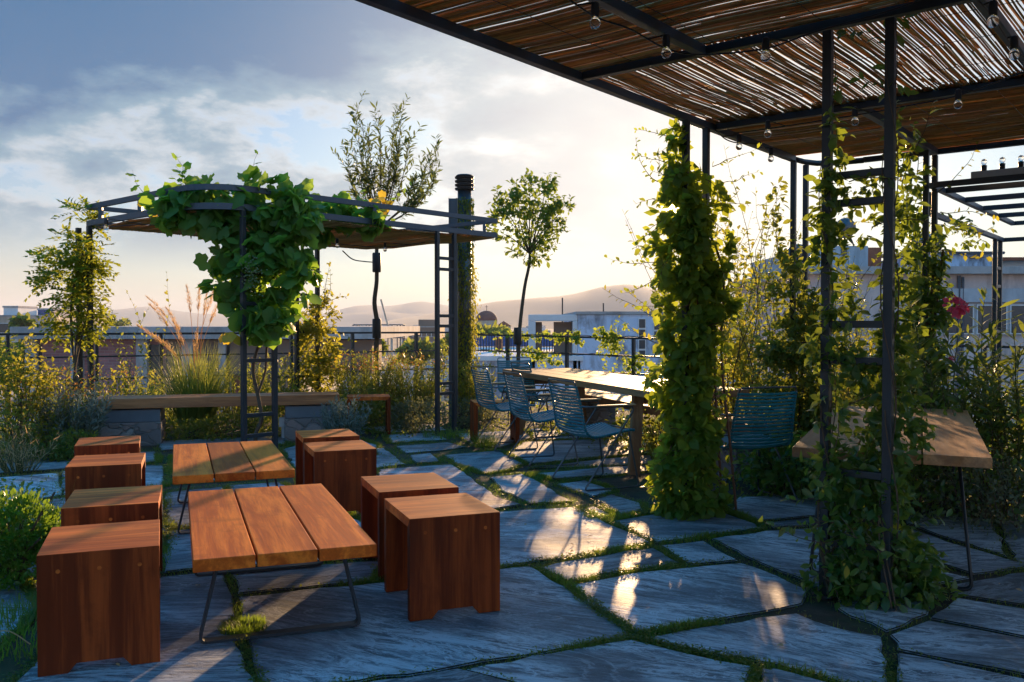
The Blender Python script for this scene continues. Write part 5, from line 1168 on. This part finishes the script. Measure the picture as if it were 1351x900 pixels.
tuft('grass tuft under the front edge of the nearest low table', 319, 3.80, 900, .040, .10, 'grass')
# --- front left boxwood and grass
o = plant('boxwood', 18, 4.5, 'bright green boxwood bush at the left edge beside the nearest stool', 'shrub')
K = [(15,700,70,56,4200),(30,750,62,60,3800),(0,790,50,40,1800),(-40,720,60,70,2200)]
st = []
for x, y, rx, ry, n in K: st.append(pell(x, y, rx * .92, ry * .88, 4.5, n, dr=.24, clumps=n // 26, cs=.11, shell=.75))
foliage('foliage', M['l_box'], o, st, .024, 'oval', out=.8, droop=-.5, up=.4, rnd=.35, wscale=1.1)
g = MB()
for k in range(24): e = Vector(o.location) + Vector((random.uniform(-.25, .25), random.uniform(-.2, .2), random.uniform(.15, .42))); g.tube([Vector(o.location), (Vector(o.location) + e) / 2 + Vector((0, 0, .05)), e], .006, 4, False)
g.build('stem', M['bark'], o, True)
tuft('thin wild grass stalks rising behind the boxwood bush', 45, 5.3, 250, .42, .25, 'reedgrass')
tuft('short green lawn grass between boxwood and nearest stool', 20, 3.75, 850, .10, .38, 'grass')
g = MB(); o = E('straw', at(-10, 838, D=3.4), 'single long arched straw in the bottom left corner', 'grass'); q = [wpt(-30, 850, 3.4), wpt(-5, 834, 3.4), wpt(15, 834, 3.4), wpt(40, 850, 3.4)]
q[0].z = max(q[0].z, 0); g.tube(curve(q, 6), .0025, 5); g.build('stalk', M['plume'], o, True)
# --- ground cover on the beds
bed = []
for _ in range(5200):
    x = random.uniform(-8, 8); y = random.uniform(4, 15.5)
    px = CX + F * x / y; py = 428 + F * H / y
    if px < -60 or px > 1450: continue
    if any(True for s in () ): pass
    inb = (py < 612 and px < 120) or (py < 578 and 120 <= px < 640) or (py < 575 and 640 <= px < 780) or (py < 600 and 780 <= px < 960) or (py < 655 and 960 <= px < 1100) or (py < 680 and px >= 1100) or (px < 75 and 640 < py < 900)
    if inb: bed.append((x, y, -.03))
BP = np.array(bed); reps = 7; P = np.repeat(BP, reps, 0) + rng.normal(size=(len(BP) * reps, 3)) * np.array([.09, .09, 0]) + np.array([0, 0, 1]) * rng.uniform(0, .10, (len(BP) * reps, 1))
P[:, 2] = np.clip(P[:, 2], -.03, .12); n = len(P)
gcv = leafmesh('ground_cover', M['l_shrub'], None, P, rng.normal(size=(n, 3)) + np.array([0, 0, .5]), rng.normal(size=(n, 3)) * .5 + np.array([0, 0, 1]), rng.uniform(.025, .055, n), 'oval'); gcv['kind'] = 'stuff'
# ================================================================== THE CITY
def X(px, D): return (px - CX) / F * D
def ZZ(py, D): return H + (428 - py) / F * D
GZ = -14
def bld(name, label, px0, px1, pytop, D, depth, mat, cat='building', group=None, rz=0, roof=True):
    x0, x1, zt = X(px0, D), X(px1, D), ZZ(pytop, D)
    o = E(name, ((x0 + x1) / 2, D + depth / 2, GZ), label, cat, group, rz)
    w_ = (x1 - x0) / 2; g = MB(); g.box(-w_, w_, -depth / 2, depth / 2, -1, zt - GZ); g.build('wall', M[mat], o)
    if roof: g = MB(); g.box(-w_ - .12, w_ + .12, -depth / 2 - .12, depth / 2 + .12, zt - GZ + .004, zt - GZ + .30 * min(1, D / 60)); g.build('parapet', M['concrete'], o)
    return o, w_, depth / 2, zt - GZ
def windows(o, w_, dh, ztop, nx, nz, ww, wh, z_first, dz, first=None, mat='glassdark', x_in=1.0):
    proto = None
    for j in range(nz):
        for i in range(nx):
            x = (-w_ + x_in) + (2 * w_ - 2 * x_in) * ((i + .5) / nx); z_ = ztop - z_first - j * dz
            if proto is None:
                g = MB(); g.box(-ww / 2 - .08, ww / 2 + .08, -.06, .0, -wh / 2 - .08, wh / 2 + .08); f_ = g.build('window', M['white_wall'], o); g = MB(); g.box(-ww / 2, ww / 2, -.075, -.062, -wh / 2, wh / 2); g.build('pane', M[mat], f_); proto = f_; c_ = f_
            else: c_ = copy_tree(proto, o)
            c_.location = (x, -dh - .001, z_)
# --- red brick building, left
o, w_, dh, zt = bld('brick_building', 'long low red brick building with a concrete roof edge, beyond the left railing', 40, 300, 447, 46, 18, 'brick', roof=False)
g = MB(); g.box(-w_ - .6, w_ + 8, -dh - .8, dh + .5, zt + .004, zt + .62); g.build('roof_slab', M['concrete'], o)
for px in (44, 104, 190, 250, 298):
    g = MB(); x_ = X(px, 46) - o.location.x; g.box(x_ - .28, x_ + .28, -dh - .35, -dh - .003, -1, zt); g.build('column', M['concrete'], o)
g = MB(); g.box(-w_, w_, -dh - .1, -dh - .003, zt - 3.2, zt - 2.9); g.build('band', M['concrete'], o)
for px in (47, 205, 228):
    g = MB(); x_ = X(px, 46) - o.location.x; g.box(x_ - .32, x_ + .32, -dh - .05, -dh - .004, zt - 4.5, zt - .3); g.build('opening', M['glassdark'], o)
g = MB(); g.box(w_ - 3, w_ + 7.5, -dh - .3, -dh + 3, zt - 1.9, zt - .05); g.build('loft', M['brown_wall'], o)
# buildings farther left
o, w_, dh, zt = bld('office_block', 'long cream office block with a white roof hut, far left above the green hill', -60, 72, 418, 150, 20, 'cream_wall'); windows(o, w_, dh, zt, 9, 2, 1.6, 1.5, 1.9, 3.1)
o2, *_ = bld('roof_hut', 'white plant room box standing on the cream office block', 5, 24, 406, 151, 6, 'white_wall'); 
bld('blue_roof_block', 'small blue roofed block beyond the cream office block', 50, 70, 409, 160, 10, 'blue_sheet')
# white blocks behind grass
o, w_, dh, zt = bld('white_house', 'white rendered house behind the feather grass', 300, 352, 447, 60, 12, 'white_wall'); windows(o, w_, dh, zt, 2, 2, .9, 1.1, 1.6, 2.6)
o, w_, dh, zt = bld('white_house', 'pale blue white house seen behind the vine pergola ladder', 340, 398, 455, 52, 12, 'white_wall'); windows(o, w_, dh, zt, 2, 2, .9, 1.1, 1.4, 2.4)
# --- brown block
o, w_, dh, zt = bld('brown_block', 'brown stepped block of flats left of the flue, far off', 539, 580, 432, 260, 20, 'brown_wall'); windows(o, w_, dh, zt, 5, 3, 1.2, 1.4, 2, 3)
g = MB(); g.box(-w_ * .5, w_ * .6, -4, 4, zt + .3, zt + 2.3); g.build('penthouse', M['brown_wall'], o)
# --- gasometer frame
D = 420; o = E('gasometer', (X(500, D), D, GZ), 'round open lattice frame of an old gasometer in front of the hills', 'gas holder frame')
rr = (X(533, D) - X(466, D)) / 2; zt = ZZ(428.5, D) - GZ
for k in range(14):
    a = k / 14 * 2 * math.pi; g = MB(); g.box(rr * math.cos(a) - .3, rr * math.cos(a) + .3, rr * math.sin(a) - .3, rr * math.sin(a) + .3, 0, zt); g.build('column', M['steel_blue'], o)
for z_ in (zt, zt - 6):
    g = MB(); g.tube([(rr * math.cos(a / 28 * 2 * math.pi), rr * math.sin(a / 28 * 2 * math.pi), z_) for a in range(29)], .25, 4); g.build('ring', M['steel_blue'], o)
# --- crane
D = 380; a = Vector((X(517, D), D, GZ)); o = E('crane', a, 'thin slanting crane jib far off against the hills', 'crane')
g = MB(); g.bar(Vector((0, 0, 0)), Vector((0, 0, ZZ(447, D) - GZ)), 1.0, 1.0); g.build('mast', M['cream_wall'], o)
g = MB(); g.bar(Vector((0, -.8, ZZ(447, D) - GZ)), Vector((X(503, D) - a.x, -.8, ZZ(395, D) - GZ)), .7, .7); g.build('jib', M['cream_wall'], o)
# --- church
D = 300; o = E('church', (X(648, D), D + 8, GZ), 'church with a dark red dome on a windowed drum', 'church')
zb = ZZ(427, D) - GZ; r_ = (X(655.5, D) - X(626, D)) / 2; cx_ = X(641, D) - X(648, D)
g = MB(); g.box(-7.5, 7.5, -9, 9, -1, zb - 4); g.build('wall', M['cream_wall'], o)
g = MB(); g.box(X(655, D) - X(648, D), X(674, D) - X(648, D), -6, 6, zb - 4.1, zb - .9); gw = g.build('wing', M['cream_wall'], o)
g = MB(); xa, xb = X(655, D) - X(648, D), X(674, D) - X(648, D); g.prism([(xa - .2, -6.2, zb - .88), (xb + .3, -6.2, zb - .88), ((xa + xb) / 2, -6.2, zb + .9)], Vector((0, 1, 0)), 12.4); g.build('wing_roof', M['dome'], o)
g = MB(); g.lathe((cx_, 0, zb - 4), [(r_ * .96, 0), (r_ * .96, 4.6), (r_ * 1.02, 4.7), (r_ * 1.02, 5.0)], 32); dr0 = g.build('drum', M['cream_wall'], o)
for k in range(16):
    a = k / 16 * 2 * math.pi; g = MB(); c0 = Vector((cx_ + r_ * .965 * math.cos(a), r_ * .965 * math.sin(a), zb - 1.6)); g.obox(c0, Vector((-math.sin(a), math.cos(a), 0)) * .28, Vector((math.cos(a), math.sin(a), 0)) * .06, Z * 1.3); g.build('window', M['glassdark'], dr0)
g = MB(); g.lathe((cx_, 0, zb + 1.0), [(r_ * 1.0 * math.cos(t_ / 12 * math.pi / 2), r_ * .92 * math.sin(t_ / 12 * math.pi / 2)) for t_ in range(12)] + [(.08, r_ * .92)], 32); g.build('dome', M['dome'], o, smooth=True)
g = MB(); g.bar((cx_, 0, zb + 1 + r_ * .9), (cx_, 0, zb + 1 + r_ * .9 + 2), .18, .18); g.bar((cx_ - .5, 0, zb + r_ * .9 + 2.4), (cx_ + .5, 0, zb + r_ * .9 + 2.4), .15, .15); g.build('cross', M['steel'], o)
# --- neighbouring roof terrace with a railing
D = 32; x0, x1 = X(600, D), X(760, D); zf = ZZ(473, D); o = E('neighbour_roof', ((x0 + x1) / 2, D + 4, GZ), 'flat roof terrace of the next building with a barred railing and blue screens', 'building')
W2 = (x1 - x0) / 2; g = MB(); g.box(-W2, W2, -6, 6, -1, zf - GZ); g.build('wall', M['stained'], o); g = MB(); g.box(-W2 - .1, W2 + .1, -6.1, 6.1, zf - GZ + .004, zf - GZ + .16); g.build('roof_edge', M['white_wall'], o)
g = MB(); g.box(-W2, W2, 5.6, 5.7, zf - GZ + .2, zf - GZ + .72); g.build('screen', M['blue_sheet'], o)
g = MB(); zr = zf - GZ + .165
for k in range(40): x_ = -W2 + .1 + k * (2 * W2 - .2) / 39; g.box(x_ - .02, x_ + .02, -1.5, -1.46, zr, zr + .62)
g.box(-W2, W2, -1.5, -1.45, zr + .62, zr + .66); g.build('balustrade', M['steel'], o)
g = MB(); g.box(X(651, D) - o.location.x, X(661, D) - o.location.x, -.5, 0, zr, zr + .55); g.build('crate', M['tile'], o)
# --- blue white stained building
D = 30; x0, x1 = X(762, D), X(886, D); zt = ZZ(415, D); o = E('stained_building', ((x0 + x1) / 2, D + 4, GZ), 'peeling blue white building with an open portal frame, behind the dining table', 'building')
W2 = (x1 - x0) / 2; zt -= GZ
g = MB(); g.box(-W2, W2, -4, 4, -1, zt); g.build('wall', M['stained'], o, bevel=.02)
g = MB(); g.box(-W2 - .06, W2 + .06, -4.06, 4.06, zt + .004, zt + .10); g.build('coping', M['concrete'], o)
xa, xb = X(698, D) - o.location.x, -W2 - .004
g = MB(); g.box(xa, xb, -4, -2.6, zt - .22, zt - .003); g.box(xa, xa + .22, -4, -2.6, -1, zt - .224); g.box(xb - .16, xb, -4, -2.6, -1, zt - .224); g.build('portal', M['white_wall'], o, bevel=.02)
g = MB(); g.box(xb - 1.25 + .5, xb - .17, -3.6, -2.9, -1, zt - .25); g.build('column', M['brown_wall'], o); g = MB(); g.box(xa + .23, xa + .45, -3.5, -3.0, -1, zt - .25); g.build('column', M['brown_wall'], o)
for (p0, p1, y0, y1) in ((843, 851, 420, 475), (863, 876, 425, 447)):
    g = MB(); xc = X((p0 + p1) / 2, D) - o.location.x; ww = X(p1, D) - X(p0, D); g.box(xc - ww / 2 - .03, xc + ww / 2 + .03, -4.03, -4.002, ZZ(y1, D) - GZ, ZZ(y0, D) - GZ); f_ = g.build('window', M['white_wall'], o)
    nb = 4 if y1 - y0 > 30 else 2
    for k in range(nb):
        za, zb_ = ZZ(y1, D) - GZ, ZZ(y0, D) - GZ; s_ = (zb_ - za) / nb; g = MB(); g.box(xc - ww / 2, xc + ww / 2, -4.045, -4.032, za + k * s_ + .03, za + (k + 1) * s_ - .03); g.build('pane', M['glassdark'], f_)
for px, py0 in ((742, 393), (796, 400)):
    g = MB(); x_ = X(px, 60); g.tube([(x_, 60, GZ), (x_, 60, ZZ(py0, 60))], .05, 5); q = g.build('antenna', M['steel']); tag(q, 'thin mast above the open portal frame of the stained building' if px == 742 else 'thin mast above the middle of the stained building roof', 'antenna')
# --- right building
D = 34; o, w_, dh, zt = bld('apartment_building', 'faded pink apartment building with a long window strip, beyond the right railing', 1075, 1700, 362, D, 12, 'pink_wall', roof=False)
g = MB(); g.box(-w_ - .3, w_ + .3, -dh - .35, dh, zt + .004, zt + .28); g.build('roof_edge', M['concrete'], o)
def rb_(px): return X(px, D) - o.location.x
def rz_(py): return ZZ(py, D) - GZ
g = MB(); g.box(rb_(1238), rb_(1660), -dh - .05, -dh - .003, rz_(443), rz_(400)); g.build('window_surround', M['concrete'], o)
for k in range(9):
    xx = 1243 + k * 44; g = MB(); g.box(rb_(xx), rb_(xx + 40), -dh - .09, -dh - .052, rz_(441), rz_(402)); f_ = g.build('window', M['white_wall'], o)
    g = MB(); g.box(rb_(xx + 1.5), rb_(xx + 38.5), -dh - .10, -dh - .092, rz_(439.5), rz_(403.5)); g.build('pane', M['glassdark'], f_)
g = MB(); g.box(rb_(1238), rb_(1400), -dh - .14, -dh - .102, rz_(399), rz_(381)); g.build('shutter_box', M['grey_wall'], o)
g = MB(); g.tube([(rb_(1263), -dh - .1, 0), (rb_(1263), -dh - .1, rz_(364))], .06, 6); g.tube([(rb_(1268), -dh - .1, 0), (rb_(1268), -dh - .1, rz_(366))], .05, 6); g.build('drainpipe', M['steel_blue'], o)
g = MB(); g.box(rb_(1092), rb_(1161), -dh + 1.2, dh - 1, zt + .285, rz_(321)); up1 = g.build('upper_storey', M['grey_wall'], o)
g = MB(); g.box(rb_(1124), rb_(1132), -dh + 1.17, -dh + 1.198, rz_(334), rz_(325)); g.build('window', M['glassdark'], up1)
g = MB(); g.box(rb_(1161.2), rb_(1185), -dh + 1.6, dh - 1, zt + .285, rz_(322)); g.build('brick_chimney_wall', M['tile'], o)
g = MB(); g.box(rb_(1240), rb_(1330), -dh + 1.2, dh - 1, zt + .285, rz_(331)); up2 = g.build('upper_storey', M['stained'], o)
g = MB()
for k in range(40): xx = rb_(1240) + k * (rb_(1345) - rb_(1240)) / 40; g.tube([(xx, -dh + 1.0, rz_(331)), (xx, dh - 3, rz_(316))], .06, 5)
g.build('corrugated_roof', M['steel_blue'], o)
g = MB(); g.box(rb_(1330.5), rb_(1500), -dh + 2, dh - 1, zt + .285, rz_(338)); g.build('upper_storey', M['white_wall'], o)
g = MB()
for k in range(60): xx = rb_(1322) + k * (rb_(1500) - rb_(1322)) / 60; g.tube([(xx, -dh + 1.5, rz_(338)), (xx, dh - 2, rz_(322))], .075, 5)
g.build('tile_roof', M['tile'], o)
for i, (px, py, s_, lb) in enumerate(((1153, 290, .42, 'round water tank on a tripod above the grey upper storey'), (1127, 295, .34, 'smaller round tank left of the first one on the grey roof'), (1270, 311, .5, 'oval hot water tank on the stained roof at the right'), (1085, 330, .5, 'pale satellite dish left of the grey roof'))):
    c_ = Vector((X(px, D), D + 3, ZZ(py, D))); q = E('water_tank' if i < 3 else 'satellite_dish', (c_.x, c_.y, c_.z - s_ - .9), lb, 'water tank' if i < 3 else 'satellite dish')
    g = MB(); 
    if i == 2: g.tube([c_ + Vector((-.6, 0, 0)), c_ + Vector((-.5, 0, 0)), c_ + Vector((.5, 0, 0)), c_ + Vector((.6, 0, 0))], [.2, .36, .36, .2], 14)
    else: g.lathe(c_, [(s_ * math.cos(t_ / 8 * math.pi / 2), s_ * math.sin(t_ / 8 * math.pi / 2)) for t_ in range(-8, 9)], 16)
    g.build('tank', M['wire'], q, True, smooth=True)
    for dx, dy in ((-.5, -.3), (.5, -.3), (0, .4)):
        g = MB(); g.tube([c_ + Vector((dx * .3, dy * .3, -s_ * .8)), c_ + Vector((dx, dy, -s_ - .95))], .035, 5); g.build('leg', M['steel'], q, True)
    if i == 0: g = MB(); g.obox(c_ + Vector((-1.0, -.2, -.75)), Vector((.9, 0, .45)), Vector((0, .5, 0)), Vector((-.02, 0, .03))); g.build('solar_panel', M['glassdark'], q, True)
# --- scattered city
cr = random.Random(21); mats = ['white_wall', 'cream_wall', 'grey_wall', 'pink_wall', 'white_wall', 'concrete']
for k in range(105):
    D = 75 * (2600 / 75) ** (cr.random() ** .8); px = cr.uniform(-150, 1250)
    if 60 < D < 110 and 30 < px < 330: continue
    if D < 330 and 600 < px < 700: continue
    wd_ = cr.uniform(9, 26) * (1 + D / 1500); hh = cr.uniform(6, 11.5) * (1 + D / 9000); py = 428 + (H - (GZ + hh)) / D * F
    mt_ = cr.choice(mats); rf_ = 'tile' if cr.random() < .25 else 'concrete'
    o = E('city_building', (X(px, D), D, GZ), 'small %s building with a %s roof in the hazy city below' % ({'white_wall': 'white', 'cream_wall': 'cream', 'grey_wall': 'grey', 'pink_wall': 'pinkish', 'concrete': 'concrete'}[mt_], 'red' if rf_ == 'tile' else 'grey'), 'building', 'distant city buildings', rz=cr.uniform(-.5, .5))
    dp = cr.uniform(8, 16); g = MB(); g.box(-wd_ / 2, wd_ / 2, -dp / 2, dp / 2, -1, hh); g.build('wall', M[mt_], o)
    g = MB(); g.box(-wd_ / 2 - .2, wd_ / 2 + .2, -dp / 2 - .2, dp / 2 + .2, hh + .004, hh + .35); g.box(-wd_ * .15, wd_ * .2, -2, 2, hh + .354, hh + 2.4); g.build('roof', M[rf_], o)
    if D < 900:
        wn = MB(); nx = int(wd_ / 3.2); proto = None
        for j in range(2):
            for i in range(nx):
                x_ = -wd_ / 2 + wd_ * (i + .5) / nx
                if proto is None: g = MB(); g.box(-.6, .6, -.05, 0, -.7, .7); proto = g.build('window', M['glassdark'], o); c_ = proto
                else: c_ = copy_tree(proto, o)
                c_.location = (x_, -dp / 2 - .004, hh - 1.7 - j * 3)
# --- trees in the city
def citytree(px, py, D, rx, ry, n, label, mat='l_shrub'):
    p = at(px, py, D=D); o = E('city_tree', (p.x, p.y, GZ), label, 'tree', 'trees below the terrace'); s_ = D / F
    sets = []
    for k in range(7): sets.append(ell((p.x + random.uniform(-.6, .6) * rx * s_, p.y + random.uniform(-.6, .6) * rx * s_, p.z + random.uniform(-.5, .5) * ry * s_), (rx * s_ * .55, rx * s_ * .55, ry * s_ * .55), n // 7, clumps=20, cs=.2))
    foliage('crown', M[mat], o, sets, .012 * D * .55, 'oval', zmin=GZ); g = MB(); g.tube([(p.x, p.y, GZ - .2), (p.x, p.y, (GZ + p.z) / 2), (p.x + .2, p.y, p.z)], [.4, .3, .12], 7); g.build('trunk', M['bark'], o, True)
for a in ((8, 480, 62, 38, 30, 3600, 'dark green tree crown at the left edge below the cream office block'), (45, 475, 66, 24, 26, 2200, 'dark green tree crown left of the brick building'), (-30, 470, 70, 40, 34, 2200, 'tree crown cut by the left edge of the picture'),
          (28, 430, 130, 10, 14, 700, 'small dark conifer in front of the cream office block'), (480, 462, 120, 26, 10, 1400, 'row of small trees left of the willow trunk below the gasometer'), (555, 462, 150, 30, 14, 1500, 'tree group in front of the brown block'),
          (600, 455, 170, 20, 10, 900, 'small trees between the flue and the church'), (640, 440, 210, 30, 8, 900, 'tree line in front of the church'), (700, 452, 120, 22, 10, 900, 'trees behind the neighbouring roof terrace'), (340, 436, 300, 40, 6, 900, 'low tree line behind the grapevine'), (140, 425, 300, 30, 5, 700, 'tree line above the brick building roof'), (985, 470, 45, 30, 16, 1200, 'tree crown behind the tall loose shrub')):
    citytree(*a)
